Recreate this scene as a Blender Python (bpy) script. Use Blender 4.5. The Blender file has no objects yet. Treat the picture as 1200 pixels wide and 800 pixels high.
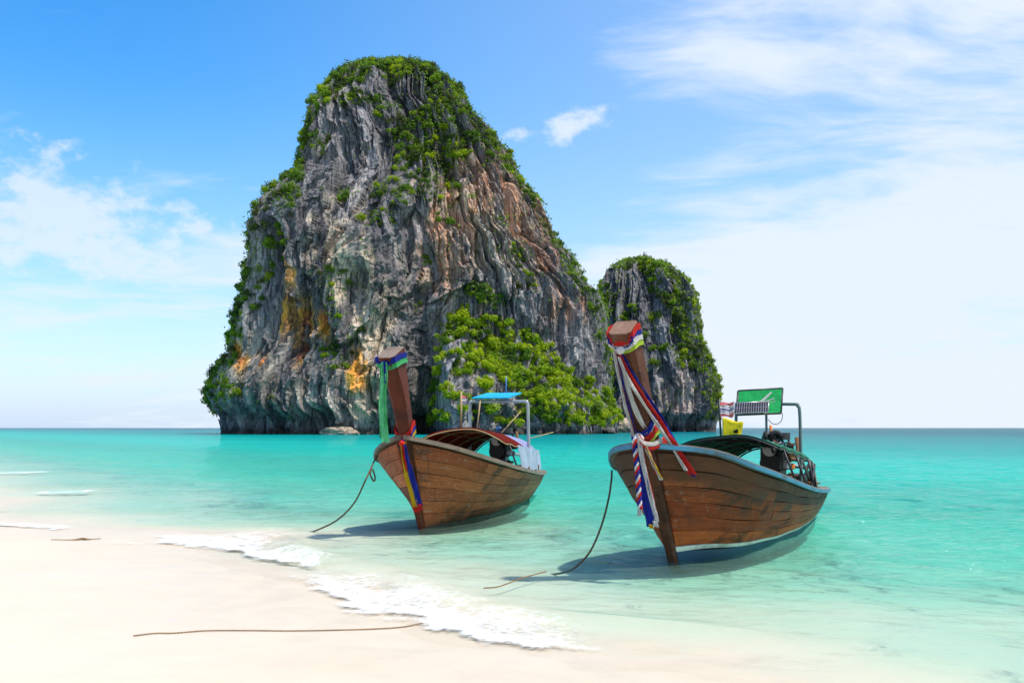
import bpy, math, random
import numpy as np
from math import sin, cos, radians, pi
from mathutils import Vector, Matrix
random.seed(5); RNG = np.random.default_rng(5)
scene = bpy.context.scene
COL = scene.collection

# ------------------------------------------------------------------ camera, sky, sun, exposure
F_PX, EYE, HOR = 1166.7, 1.6, 501.0          # focal length in photo pixels, eye height, horizon row
cam = bpy.data.cameras.new('camera'); cam_o = bpy.data.objects.new('camera', cam); COL.objects.link(cam_o)
cam.sensor_width = 36.0; cam.lens = 36.0 * F_PX / 1200.0
cam.shift_y = (HOR - 400.0) / 1200.0
cam.clip_start = 0.1; cam.clip_end = 60000.0
cam_o.location = (0, 0, EYE); cam_o.rotation_euler = (pi / 2, 0, 0)
scene.camera = cam_o

SUN_EL, SUN_AZ = radians(65), radians(116)     # azimuth measured from +Y (view direction) towards +X
sd = Vector((sin(SUN_AZ) * cos(SUN_EL), cos(SUN_AZ) * cos(SUN_EL), sin(SUN_EL)))
sun = bpy.data.lights.new('sun', 'SUN'); sun.energy = 2.55; sun.angle = radians(2.0); sun.color = (1.0, 0.95, 0.86)
sun_o = bpy.data.objects.new('sun', sun); COL.objects.link(sun_o)
sun_o.rotation_euler = (-sd).to_track_quat('-Z', 'Y').to_euler(); sun_o.location = (0, 0, 200)

scene.view_settings.view_transform = 'Standard'; scene.view_settings.look = 'None'
scene.view_settings.exposure = 0.86; scene.view_settings.gamma = 1.0
scene.view_settings.use_curve_mapping = False
scene.render.engine = 'CYCLES'
cy = scene.cycles
cy.use_denoising = True; cy.max_bounces = 10; cy.diffuse_bounces = 3; cy.glossy_bounces = 3
cy.transparent_max_bounces = 16; cy.transmission_bounces = 4; cy.caustics_reflective = False; cy.caustics_refractive = False
try: cy.denoiser = 'OPENIMAGEDENOISE'
except Exception: pass

class NT:
    """tiny node-tree helper"""
    def __init__(s, tree): s.t = tree; s.n = tree.nodes; s.l = tree.links
    def add(s, typ, **kw):
        nd = s.n.new(typ)
        for k, v in kw.items(): setattr(nd, k, v)
        return nd
    def put(s, sock, v):
        if v is None: return
        if hasattr(v, 'is_output') or isinstance(v, bpy.types.NodeSocket): s.l.new(v, sock)
        else:
            if hasattr(sock.default_value, '__len__') and isinstance(v, (int, float)): v = [v] * len(sock.default_value)
            if hasattr(v, '__len__') and len(v) == 3 and len(sock.default_value) == 4: v = (*v, 1)
            sock.default_value = v
    def math(s, op, a, b=None, c=None, clamp=False):
        nd = s.add('ShaderNodeMath', operation=op, use_clamp=clamp)
        for i, v in enumerate((a, b, c)):
            if v is not None: s.put(nd.inputs[i], v)
        return nd.outputs[0]
    def vmath(s, op, a, b=None):
        nd = s.add('ShaderNodeVectorMath', operation=op); s.put(nd.inputs[0], a)
        if b is not None: s.put(nd.inputs[1], b)
        return nd.outputs['Value'] if op in ('DOT_PRODUCT', 'LENGTH', 'DISTANCE') else nd.outputs[0]
    def mix(s, f, a, b, blend='MIX'):
        nd = s.add('ShaderNodeMix', data_type='RGBA', blend_type=blend)
        s.put(nd.inputs[0], f); s.put(nd.inputs[6], a); s.put(nd.inputs[7], b); return nd.outputs[2]
    def noise(s, vec, scale, detail=4, rough=.55, dist=0, out=0):
        nd = s.add('ShaderNodeTexNoise'); s.put(nd.inputs['Vector'], vec); s.put(nd.inputs['Scale'], scale)
        s.put(nd.inputs['Detail'], detail); s.put(nd.inputs['Roughness'], rough); s.put(nd.inputs['Distortion'], dist); return nd.outputs[out]
    def ramp(s, f, stops, interp='LINEAR'):
        nd = s.add('ShaderNodeValToRGB'); cr = nd.color_ramp; cr.interpolation = interp
        while len(cr.elements) < len(stops): cr.elements.new(.5)
        for e, (p, c) in zip(cr.elements, stops):
            e.position = p; e.color = (c, c, c, 1) if isinstance(c, (int, float)) else (*c, 1)
        s.put(nd.inputs[0], f); return nd.outputs[0]
    def maprange(s, v, a, b, c=0., d=1., smooth=False):
        nd = s.add('ShaderNodeMapRange', interpolation_type='SMOOTHSTEP' if smooth else 'LINEAR')
        for i, x in enumerate((v, a, b, c, d)): s.put(nd.inputs[i], x)
        return nd.outputs[0]
    def mapping(s, vec, scale=(1, 1, 1), rot=(0, 0, 0), loc=(0, 0, 0)):
        nd = s.add('ShaderNodeMapping'); s.put(nd.inputs[0], vec)
        nd.inputs['Scale'].default_value = scale; nd.inputs['Rotation'].default_value = rot; nd.inputs['Location'].default_value = loc
        return nd.outputs[0]
    def bump(s, h, strength=.5, dist=.02, normal=None):
        nd = s.add('ShaderNodeBump'); s.put(nd.inputs['Strength'], strength); s.put(nd.inputs['Distance'], dist)
        s.put(nd.inputs['Height'], h); s.put(nd.inputs['Normal'], normal) if normal is not None else None; return nd.outputs[0]
    def attr(s, name, out=0):
        nd = s.add('ShaderNodeAttribute'); nd.attribute_name = name; return nd.outputs[out]

# world: Nishita sky with thin drifting cloud
world = bpy.data.worlds.new('World'); scene.world = world; world.use_nodes = True
W = NT(world.node_tree); W.n.clear()
sky = W.add('ShaderNodeTexSky', sky_type='NISHITA'); sky.sun_disc = False
sky.sun_elevation = SUN_EL; sky.sun_rotation = SUN_AZ; sky.air_density = 1.0; sky.dust_density = 0.6; sky.ozone_density = 3.0
gen = W.add('ShaderNodeTexCoord').outputs['Generated']
sep = W.add('ShaderNodeSeparateXYZ'); W.l.new(gen, sep.inputs[0])
dx, dy, dz = sep.outputs
skyc = W.add('ShaderNodeHueSaturation'); skyc.inputs['Saturation'].default_value = 1.40; skyc.inputs['Value'].default_value = 1.0
W.l.new(sky.outputs[0], skyc.inputs['Color'])
zz = W.math('ADD', W.math('MAXIMUM', dz, 0.0), 0.16)
comb = W.add('ShaderNodeCombineXYZ'); W.l.new(W.math('DIVIDE', dx, zz), comb.inputs[0]); W.l.new(W.math('DIVIDE', dy, zz), comb.inputs[1])
pl = comb.outputs[0]
warp = W.noise(W.mapping(pl, (.7, .7, 1)), 1.0, 3, .5, 0, 1)
plw = W.vmath('ADD', pl, W.vmath('MULTIPLY', W.vmath('SUBTRACT', warp, (.5, .5, .5)), (.9, .9, 0)))
n1 = W.noise(W.mapping(plw, (.62, .95, 1), (0, 0, radians(24)), (3.3, 1.7, 0)), 1.0, 8, .52)
n2 = W.noise(W.mapping(plw, (2.4, 4.2, 1), (0, 0, radians(32)), (7.3, 0.4, 0)), 1.0, 6, .6)
side = W.maprange(dx, -0.05, 0.26, -0.10, 0.12, True)          # the cloud bank lies towards the right of the bay
low = W.maprange(dz, .05, .30, .085, 0.0, True)                   # thicker vapour banks low over the sea
cov = W.math('ADD', W.math('ADD', W.math('ADD', n1, low), W.math('MULTIPLY', W.math('SUBTRACT', n2, .5), .58)), side)
sheet = W.maprange(cov, 0.42, 0.68, 0, .94, True)
def puff(d0, sx, sz, rot, thr):
    """a small detached cumulus in direction d0"""
    v = W.vmath('SUBTRACT', gen, d0)
    v = W.mapping(v, (1, 1, 1), (0, rot, 0))
    v = W.vmath('MULTIPLY', v, (1 / sx, 0, 1 / sz))
    r = W.vmath('LENGTH', v)
    nn = W.noise(W.mapping(gen, (1, 1, 1.6)), 26, 6, .62)
    e = W.math('SUBTRACT', W.math('MULTIPLY', nn, 3.6), W.math('ADD', r, thr + .85))
    return W.math('MULTIPLY', W.maprange(e, 0.0, 1.1, 0, 1, True), W.math('GREATER_THAN', dy, 0))
def direc(u, v):
    d = Vector(((u - 600) / F_PX, 1, (HOR - v) / F_PX)); return tuple(d.normalized())
p1 = puff(direc(662, 152), .056, .015, radians(12), -.02)
p2 = puff(direc(50, 258), .135, .050, radians(-12), -.35)
p3 = puff(direc(612, 160), .018, .012, 0, .12)
cl = W.math('MAXIMUM', sheet, W.math('MAXIMUM', W.math('MULTIPLY', p1, .85), W.math('MAXIMUM', W.math('MULTIPLY', p2, .75), W.math('MULTIPLY', p3, .7))))
hz = W.maprange(dz, 0.0, 0.32, .90, 0.0)                        # pale vapour near the horizon
hz = W.math('POWER', hz, 1.5)
base = W.mix(hz, skyc.outputs[0], (2.35, 3.0, 4.1, 1))
veil = W.maprange(dx, -.38, .25, 0.0, .30, True)                  # thin high cirrus towards the sun
base = W.mix(veil, base, (3.0, 3.6, 4.2, 1))
final = W.mix(cl, base, (3.4, 3.75, 4.2, 1))
bg = W.add('ShaderNodeBackground'); W.l.new(final, bg.inputs[0]); bg.inputs[1].default_value = 0.135
wo = W.add('ShaderNodeOutputWorld'); W.l.new(bg.outputs[0], wo.inputs[0])

# ------------------------------------------------------------------ numpy noise
def _hash(ix, iy, iz, seed):
    h = (ix.astype(np.int64) * 374761393 + iy.astype(np.int64) * 668265263 + iz.astype(np.int64) * 2147483647 + seed * 974634613) & 0xffffffff
    h = ((h ^ (h >> 13)) * 1274126177) & 0xffffffff
    h = ((h ^ (h >> 16)) * 2246822519) & 0xffffffff
    return ((h ^ (h >> 15)) & 0xffffff) / float(0xffffff)
def vnoise(x, y, z=None, seed=0):
    x = np.asarray(x, float); y = np.asarray(y, float); z = np.zeros_like(x) if z is None else np.asarray(z, float)
    ix, iy, iz = np.floor(x), np.floor(y), np.floor(z)
    fx, fy, fz = x - ix, y - iy, z - iz
    fx, fy, fz = [t * t * t * (t * (t * 6 - 15) + 10) for t in (fx, fy, fz)]
    r = 0
    flat = not np.any(z)
    for k in ((0,) if flat else (0, 1)):
        for j in (0, 1):
            for i in (0, 1):
                w = (fx if i else 1 - fx) * (fy if j else 1 - fy) * (1 if flat else (fz if k else 1 - fz))
                r = r + w * _hash(ix + i, iy + j, iz + k, seed)
    return r
def fbm(x, y, z=None, octv=4, seed=0, gain=.5):
    s = 0; a = 1; t = 0
    for o in range(octv):
        s = s + a * vnoise(x * 2 ** o, y * 2 ** o, None if z is None else z * 2 ** o, seed + o * 17); t += a; a *= gain
    return s / t
def ridge(x, y, z=None, octv=3, seed=0):
    s = 0; a = 1; t = 0
    for o in range(octv):
        n = vnoise(x * 2 ** o, y * 2 ** o, None if z is None else z * 2 ** o, seed + o * 31)
        s = s + a * (1 - np.abs(2 * n - 1)); t += a; a *= .5
    return s / t
def sstep(a, b, x):
    t = np.clip((x - a) / (b - a), 0, 1); return t * t * (3 - 2 * t)

# ------------------------------------------------------------------ object helpers
def tag(o, label=None, cat=None, group=None, kind=None):
    if label: o['label'] = label
    if cat: o['category'] = cat
    if group: o['group'] = group
    if kind: o['kind'] = kind
    return o
def empty(name, loc=(0, 0, 0), rz=0):
    o = bpy.data.objects.new(name, None); COL.objects.link(o); o.location = loc; o.rotation_euler = (0, 0, rz)
    o.empty_display_size = .2; return o
def grid_mesh(name, P, mat, parent=None, attrs=None, smooth=True, wrap=False):
    """P: (rows, cols, 3)"""
    r, c, _ = P.shape
    idx = np.arange(r * c).reshape(r, c)
    if wrap: idx = np.concatenate([idx, idx[:, :1]], 1)
    q = np.stack([idx[:-1, :-1], idx[:-1, 1:], idx[1:, 1:], idx[1:, :-1]], -1).reshape(-1, 4)
    return np_mesh(name, P.reshape(-1, 3), q, mat, parent, attrs, smooth)
def np_mesh(name, V, Q, mat, parent=None, attrs=None, smooth=True):
    me = bpy.data.meshes.new(name)
    n = len(Q); k = Q.shape[1]
    me.vertices.add(len(V)); me.vertices.foreach_set('co', np.ascontiguousarray(V, np.float32).ravel())
    me.loops.add(n * k); me.loops.foreach_set('vertex_index', np.ascontiguousarray(Q, np.int32).ravel())
    me.polygons.add(n); me.polygons.foreach_set('loop_start', np.arange(0, n * k, k, dtype=np.int32))
    me.polygons.foreach_set('use_smooth', np.full(n, smooth))
    me.update(calc_edges=True)
    for nm, (typ, data) in (attrs or {}).items():
        a = me.attributes.new(nm, typ, 'POINT')
        a.data.foreach_set('color' if typ == 'FLOAT_COLOR' else 'value', np.ascontiguousarray(data, np.float32).ravel())
    if mat: me.materials.append(mat)
    o = bpy.data.objects.new(name, me); COL.objects.link(o)
    if parent: o.parent = parent
    return o

class MB:
    """collects simple shapes; build() links them as one mesh object"""
    def __init__(s): s.v = []; s.f = []; s.uv = []
    def _add(s, vs, fs, uvs=None):
        b = len(s.v); s.v += [tuple(v) for v in vs]; s.f += [tuple(i + b for i in f) for f in fs]
        s.uv += uvs if uvs else [(v[0], v[2]) for v in vs]
        return s
    def box(s, c, size, rot=None, bev=0.0):
        hx, hy, hz = [d / 2 for d in size]; c = Vector(c); R = rot if rot is not None else Matrix.Identity(3)
        if bev <= 0: bev = min(hx, hy, hz) * .12
        vs = []; b = bev
        for sz in (-1, 1):                      # chamfered box: 3 vertices at each corner
            for sy in (-1, 1):
                for sx in (-1, 1):
                    vs += [(sx * (hx - b), sy * (hy - b), sz * hz), (sx * (hx - b), sy * hy, sz * (hz - b)), (sx * hx, sy * (hy - b), sz * (hz - b))]
        I = lambda x, y, z, k: ((z * 2 + y) * 2 + x) * 3 + k
        fs = []
        for z in (0, 1): fs.append([I(0, 0, z, 0), I(1, 0, z, 0), I(1, 1, z, 0), I(0, 1, z, 0)])
        for y in (0, 1): fs.append([I(0, y, 0, 1), I(1, y, 0, 1), I(1, y, 1, 1), I(0, y, 1, 1)])
        for x in (0, 1): fs.append([I(x, 0, 0, 2), I(x, 1, 0, 2), I(x, 1, 1, 2), I(x, 0, 1, 2)])
        for y in (0, 1):
            for z in (0, 1): fs.append([I(0, y, z, 0), I(1, y, z, 0), I(1, y, z, 1), I(0, y, z, 1)])
        for x in (0, 1):
            for z in (0, 1): fs.append([I(x, 0, z, 0), I(x, 1, z, 0), I(x, 1, z, 2), I(x, 0, z, 2)])
        for x in (0, 1):
            for y in (0, 1): fs.append([I(x, y, 0, 1), I(x, y, 1, 1), I(x, y, 1, 2), I(x, y, 0, 2)])
        for x in (0, 1):
            for y in (0, 1):
                for z in (0, 1): fs.append([I(x, y, z, 0), I(x, y, z, 1), I(x, y, z, 2)])
        return s._add([c + R @ Vector(v) for v in vs], fs)
    def tube(s, pts, r, n=8, cap=True):
        pts = [Vector(p) for p in pts]; rs = r if hasattr(r, '__len__') else [r] * len(pts)
        vs = []; fs = []; up = None; L = 0; uvs = []
        for i, p in enumerate(pts):
            d = (pts[min(i + 1, len(pts) - 1)] - pts[max(i - 1, 0)]).normalized()
            if up is None: up = Vector((0, 0, 1)) if abs(d.z) < .9 else Vector((1, 0, 0))
            x = d.cross(up)
            if x.length < 1e-5: x = d.orthogonal()
            x.normalize(); y = x.cross(d).normalized(); up = y
            if i: L += (p - pts[i - 1]).length
            for k in range(n):
                a = 2 * pi * k / n; vs.append(p + (x * cos(a) + y * sin(a)) * rs[i]); uvs.append((L, k / n))
        for i in range(len(pts) - 1):
            for k in range(n): fs.append((i * n + k, i * n + (k + 1) % n, (i + 1) * n + (k + 1) % n, (i + 1) * n + k))
        if cap: fs.append(tuple(range(n))[::-1]); fs.append(tuple((len(pts) - 1) * n + k for k in range(n)))
        return s._add(vs, fs, uvs)
    def strip(s, pts, w, axis, wav=0.0, th=.006):
        """ribbon with thickness along pts, its width along axis (a vector or a list of vectors)"""
        pts = [Vector(p) for p in pts]; n = len(pts)
        ax = [Vector(a).normalized() for a in axis] if isinstance(axis, list) else [Vector(axis).normalized()] * n
        ws = w if hasattr(w, '__len__') else [w] * n
        vs = []; L = 0; uvs = []
        for i, p in enumerate(pts):
            d = (pts[min(i + 1, n - 1)] - pts[max(i - 1, 0)]).normalized()
            nn = ax[i].cross(d)
            nn = nn.normalized() if nn.length > 1e-5 else Vector((0, 0, 1))
            if i: L += (p - pts[i - 1]).length
            for k in (-1, -.33, .33, 1):
                q = p + ax[i] * ws[i] * .5 * k + nn * wav * sin(k * 4.1 + i * .9)
                for t in (-.5, .5): vs.append(q + nn * th * t); uvs.append((L, k))
        fs = []
        for i in range(n - 1):
            o, e = i * 8, (i + 1) * 8
            for k in range(3):
                fs.append((o + 2 * k, o + 2 * k + 2, e + 2 * k + 2, e + 2 * k)); fs.append((o + 2 * k + 1, e + 2 * k + 1, e + 2 * k + 3, o + 2 * k + 3))
            fs.append((o, e, e + 1, o + 1)); fs.append((o + 6, o + 7, e + 7, e + 6))
        for e, fl in ((0, 1), ((n - 1) * 8, 0)):
            for k in range(3):
                f = (e + 2 * k, e + 2 * k + 1, e + 2 * k + 3, e + 2 * k + 2); fs.append(f if fl else f[::-1])
        return s._add(vs, fs, uvs)
    def sweep(s, rings, closed_ring=True, cap=True, uvs=None):
        n = len(rings[0]); vs = [p for r in rings for p in r]; fs = []
        for i in range(len(rings) - 1):
            for k in range(n if closed_ring else n - 1):
                fs.append((i * n + k, i * n + (k + 1) % n, (i + 1) * n + (k + 1) % n, (i + 1) * n + k))
        if cap and closed_ring: fs.append(tuple(range(n))[::-1]); fs.append(tuple((len(rings) - 1) * n + k for k in range(n)))
        return s._add(vs, fs, uvs)
    def ball(s, c, r, nu=10, nv=6, jit=0):
        rr = r if hasattr(r, '__len__') else (r, r, r); c = Vector(c)
        rings = []
        for j in range(nv + 1):
            t = pi * j / nv
            rings.append([c + Vector((rr[0] * max(sin(t), .02) * cos(2 * pi * i / nu), rr[1] * max(sin(t), .02) * sin(2 * pi * i / nu), rr[2] * cos(t))) * (1 + jit * (random.random() - .5)) for i in range(nu)])
        return s.sweep(rings)
    def build(s, name, mat, parent=None, smooth=False, origin=None, angle=None):
        me = bpy.data.meshes.new(name)
        o0 = Vector(origin) if origin is not None else Vector((0, 0, 0))
        me.from_pydata([Vector(v) - o0 for v in s.v], [], s.f)
        uvl = me.uv_layers.new(name='UVMap')
        li = np.zeros(len(me.loops), np.int32); me.loops.foreach_get('vertex_index', li)
        uvl.data.foreach_set('uv', np.array(s.uv, np.float32)[li].ravel())
        import bmesh
        b = bmesh.new(); b.from_mesh(me); bmesh.ops.recalc_face_normals(b, faces=b.faces); b.to_mesh(me); b.free()
        if smooth: me.polygons.foreach_set('use_smooth', np.full(len(me.polygons), True))
        if smooth and angle: me.set_sharp_from_angle(angle=radians(angle))
        me.materials.append(mat)
        o = bpy.data.objects.new(name, me); COL.objects.link(o)
        if parent: o.parent = parent
        return o

# ------------------------------------------------------------------ materials
def mat_new(name):
    m = bpy.data.materials.new(name); m.use_nodes = True; t = NT(m.node_tree); t.n.clear()
    out = t.add('ShaderNodeOutputMaterial'); return m, t, out
def principled(t, out, col, rough=.6, spec=.4, normal=None, metal=0.0, **kw):
    p = t.add('ShaderNodeBsdfPrincipled'); t.put(p.inputs['Base Color'], col); t.put(p.inputs['Roughness'], rough)
    t.put(p.inputs['Specular IOR Level'], spec); t.put(p.inputs['Metallic'], metal)
    if normal is not None: t.put(p.inputs['Normal'], normal)
    for k, v in kw.items(): t.put(p.inputs[k], v)
    t.l.new(p.outputs[0], out.inputs[0]); return p
def objco(t): return t.add('ShaderNodeTexCoord').outputs['Object']
def worldco(t): return t.add('ShaderNodeNewGeometry').outputs['Position']
def simple(name, col, rough=.6, spec=.4, var=.25, scale=14, metal=0., bump=.15, dirt=0.0):
    m, t, out = mat_new(name); v = objco(t)
    n = t.noise(v, scale, 5, .6); n2 = t.noise(v, scale * .21, 4, .6)
    f = t.math('ADD', 1 - var, t.math('MULTIPLY', t.math('ADD', n, n2), var))
    sc = t.vmath('MULTIPLY', col, f)
    if dirt: sc = t.mix(t.math('MULTIPLY', t.ramp(n2, [(.5, 0), (.68, 1)]), dirt), sc, (.05, .035, .025))
    principled(t, out, sc, t.math('ADD', rough - .08, t.math('MULTIPLY', n, .16)), spec, t.bump(n, bump, .01), metal); return m

def wood(name, cols, rough=.62, patina=(.07, .05, .038), wear=(.42, .33, .25), wear_amt=.5, grey=0., dark_top=0.):
    m, t, out = mat_new(name)
    uv = t.add('ShaderNodeUVMap').outputs[0]; ob = objco(t)
    rnd = t.add('ShaderNodeObjectInfo').outputs['Random']
    off = t.add('ShaderNodeCombineXYZ'); t.l.new(t.math('MULTIPLY', rnd, 37), off.inputs[0]); t.l.new(t.math('MULTIPLY', rnd, 91), off.inputs[1])
    uvo = t.vmath('ADD', uv, off.outputs[0])
    grain = t.noise(t.mapping(uvo, (2.2, 60, 1)), 1, 6, .65, .6)
    broad = t.noise(t.mapping(uvo, (1.1, 7, 1)), 1, 4, .6, .3)
    c = t.mix(t.math('ADD', t.math('MULTIPLY', rnd, .9), t.math('SUBTRACT', t.math('MULTIPLY', broad, .6), .2)), cols[0], cols[1])
    c = t.mix(t.ramp(grain, [(.38, .0), (.66, .75)]), c, t.vmath('MULTIPLY', c, (.45, .42, .40)))
    st = t.noise(t.mapping(ob, (1.1, 1.1, 1.7)), 1.4, 6, .68, .5)
    stain = t.ramp(st, [(.52, 0), (.64, 1)])
    c = t.mix(t.math('MULTIPLY', stain, .78), c, patina)
    sp = t.noise(t.mapping(ob, (3.0, 3.0, 5)), 4.5, 5, .7)
    c = t.mix(t.math('MULTIPLY', t.ramp(sp, [(.57, 0), (.70, 1)]), wear_amt), c, wear)
    nail = t.noise(t.mapping(uvo, (1.5, 26, 1)), 1, 5, .75)
    c = t.mix(t.math('MULTIPLY', t.ramp(nail, [(.60, 0), (.68, 1)]), wear_amt * .8), c, wear)
    drip = t.noise(t.mapping(uvo, (9, .5, 1)), 1, 4, .7)
    c = t.mix(t.math('MULTIPLY', t.ramp(drip, [(.56, 0), (.68, 1)]), .55), c, patina)
    if grey:
        sx = t.add('ShaderNodeSeparateXYZ'); t.l.new(ob, sx.inputs[0])
        g = t.math('MULTIPLY', t.maprange(t.math('ADD', sx.outputs[0], t.math('MULTIPLY', st, 3)), 4.5, 8.2), grey)
        c = t.mix(g, c, (.20, .14, .10))
    if dark_top:     # shadow under the rail, painted into the plank colour
        sv = t.add('ShaderNodeSeparateXYZ'); t.l.new(uv, sv.inputs[0])
        k = t.maprange(t.math('ADD', sv.outputs[1], t.math('MULTIPLY', t.math('SUBTRACT', st, .5), 1.3)), .20, .58, 1, 0, True)
        c = t.mix(t.math('MULTIPLY', k, dark_top), c, (.045, .022, .014))
    sv2 = t.add('ShaderNodeSeparateXYZ'); t.l.new(uv, sv2.inputs[0])      # weed and damp along the water line
    k2 = t.maprange(t.math('ADD', sv2.outputs[1], t.math('MULTIPLY', t.math('SUBTRACT', sp, .5), .35)), .86, .99, 0, .75, True)
    if wear_amt > .4: c = t.mix(k2, c, (.060, .048, .026))
    c = t.vmath('MULTIPLY', c, t.math('ADD', .68, t.math('MULTIPLY', t.math('FRACT', t.math('MULTIPLY', rnd, 7.31)), .6)))
    nrm = t.bump(grain, .35, .006, t.bump(sp, .25, .01))
    principled(t, out, c, t.maprange(st, .3, .7, rough - .18, rough + .13), .24, nrm); return m

M = {}
M['wood_orange'] = wood('wood_orange', ((.40, .056, .010), (.80, .165, .030)), grey=.75, dark_top=.9, patina=(.045, .022, .013), rough=.72)
M['wood_brown'] = wood('wood_brown', ((.28, .058, .020), (.54, .145, .046)), wear_amt=.6, grey=.2, patina=(.06, .035, .022), rough=.72)
M['wood_grey'] = wood('wood_grey', ((.20, .15, .115), (.33, .26, .20)), patina=(.09, .065, .05))
M['wood_dark'] = wood('wood_dark', ((.075, .024, .013), (.15, .046, .022)), patina=(.035, .015, .010), wear_amt=.25, rough=.75)
M['wood_red'] = wood('wood_red', ((.09, .016, .008), (.15, .030, .014)), patina=(.05, .016, .011), wear_amt=.15, rough=.75)
M['wood_end'] = wood('wood_end', ((.34, .25, .18), (.48, .37, .28)), patina=(.14, .09, .06))
M['wood_end_dark'] = wood('wood_end_dark', ((.17, .085, .05), (.30, .17, .11)), patina=(.06, .03, .02))
M['hull_dark'] = simple('hull_dark', (.060, .024, .014), .8, .2)
M['paint_white'] = simple('paint_white', (.72, .70, .64), .55, .4, .2, 9, dirt=.5)
M['paint_blue'] = simple('paint_blue', (.010, .055, .13), .5, .4, .35, 9, dirt=.3)
M['rail_blue'] = simple('rail_blue', (.04, .19, .31), .5, .4, .4, 7, dirt=.85)
M['steel'] = simple('steel', (.42, .43, .43), .42, .5, .3, 12, metal=.6, dirt=.5)
M['steel_green'] = simple('steel_green', (.11, .16, .15), .5, .45, .3, 12, dirt=.4)
M['iron'] = simple('iron', (.022, .021, .022), .45, .5, .5, 16)
M['rust'] = simple('rust', (.16, .075, .035), .8, .3, .5, 18)
M['aluminium'] = simple('aluminium', (.52, .53, .54), .38, .5, .3, 16, metal=.8)
M['rubber'] = simple('rubber', (.018, .018, .019), .7, .3)
def rope_mat(name, col):
    m, t, out = mat_new(name); uv = t.add('ShaderNodeUVMap').outputs[0]; sx = t.add('ShaderNodeSeparateXYZ'); t.l.new(uv, sx.inputs[0])
    w = t.math('SINE', t.math('ADD', t.math('MULTIPLY', sx.outputs[0], 260), t.math('MULTIPLY', sx.outputs[1], 6.283)))
    n = t.noise(objco(t), 7, 5, .7)
    c = t.vmath('MULTIPLY', col, t.math('ADD', t.math('MULTIPLY', w, .09), t.math('ADD', .35, t.math('MULTIPLY', n, 1.25))))
    principled(t, out, c, .9, .15, t.bump(w, .8, .01)); return m
M['rope'] = rope_mat('rope', (.20, .13, .075)); M['rope_sand'] = rope_mat('rope_sand', (.40, .25, .14))
M['engine_blue'] = simple('engine_blue', (.04, .18, .45), .5, .4)
M['orange'] = simple('orange', (.7, .2, .03), .5, .4)
M['bamboo'] = simple('bamboo', (.42, .29, .13), .6, .4, .3, 10)
M['jute'] = simple('jute', (.45, .42, .38), .9, .2)

def cloth(name, col, trans=.35, var=.25):
    m, t, out = mat_new(name); v = objco(t)
    n = t.noise(v, 22, 4, .6); f = t.math('ADD', 1 - var, t.math('MULTIPLY', n, var * 2))
    c = t.vmath('MULTIPLY', col, f)
    fold = t.noise(t.mapping(t.add('ShaderNodeUVMap').outputs[0], (2.5, 1.6, 1)), 1.6, 4, .55, .4)
    c = t.vmath('MULTIPLY', c, t.maprange(fold, .3, .7, .78, 1.12))
    b = t.bump(fold, .9, .05, t.bump(t.noise(v, 9, 3, .5), .5, .02))
    d = t.add('ShaderNodeBsdfPrincipled'); t.put(d.inputs['Base Color'], c); d.inputs['Roughness'].default_value = .75
    d.inputs['Specular IOR Level'].default_value = .2; t.l.new(b, d.inputs['Normal'])
    tr = t.add('ShaderNodeBsdfTranslucent'); t.put(tr.inputs[0], c)
    mx = t.add('ShaderNodeMixShader'); mx.inputs[0].default_value = trans
    t.l.new(d.outputs[0], mx.inputs[1]); t.l.new(tr.outputs[0], mx.inputs[2]); t.l.new(mx.outputs[0], out.inputs[0]); return m
for k, c in dict(red=(.72, .03, .025), blue=(.018, .035, .36), white=(.82, .78, .76), lime=(.55, .72, .06), green=(.10, .62, .22), mint=(.16, .66, .30),
                 yellow=(.86, .72, .03), gold=(.80, .50, .02), pink=(.75, .20, .22), orange=(.78, .26, .10), lilac=(.40, .33, .52),
                 canvas_green=(.03, .18, .11), canvas_dark=(.035, .06, .05), canvas_red=(.40, .035, .02), canvas_blue=(.12, .42, .72), canvas_lilac=(.38, .40, .66),
                 tarp_pale=(.50, .60, .74), banner=(.02, .48, .13), black=(.02, .02, .02), panel_blue=(.02, .40, .62)).items():
    M['c_' + k] = cloth('cloth_' + k, c, (.7 if k == 'canvas_red' else .35) if k not in ('black', 'panel_blue', 'canvas_dark') else .08)

# sand and sea bed
m, t, out = mat_new('sand'); pos = worldco(t)
n1 = t.noise(pos, .35, 5, .6); n2 = t.noise(t.mapping(pos, (1, 1, 1), (0, 0, radians(-34))), 3.0, 5, .6); n3 = t.noise(pos, 180, 2, .6)
streak = t.noise(t.mapping(pos, (.5, 4.5, 1), (0, 0, radians(-52))), 1.0, 5, .6, .8)
c = t.mix(t.ramp(n1, [(.35, 0), (.7, 1)]), (.645, .545, .41), (.69, .595, .465))
c = t.mix(t.math('MULTIPLY', t.ramp(streak, [(.5, 0), (.75, 1)]), .35), c, (.67, .61, .52))
c = t.mix(t.math('MULTIPLY', n3, .18), c, (.48, .38, .28))
h = t.math('ADD', t.math('MULTIPLY', n2, .6), t.math('MULTIPLY', n3, .06))
wet = t.attr('wet', 2)
c = t.mix(t.math('MULTIPLY', wet, .10), c, (.54, .43, .31))
principled(t, out, c, t.math('SUBTRACT', t.maprange(n2, .3, .7, .6, .85), t.math('MULTIPLY', wet, .22)), t.math('ADD', .22, t.math('MULTIPLY', wet, .08)), t.bump(h, t.math('SUBTRACT', .4, t.math('MULTIPLY', wet, .3)), .03)); M['sand'] = m

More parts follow.
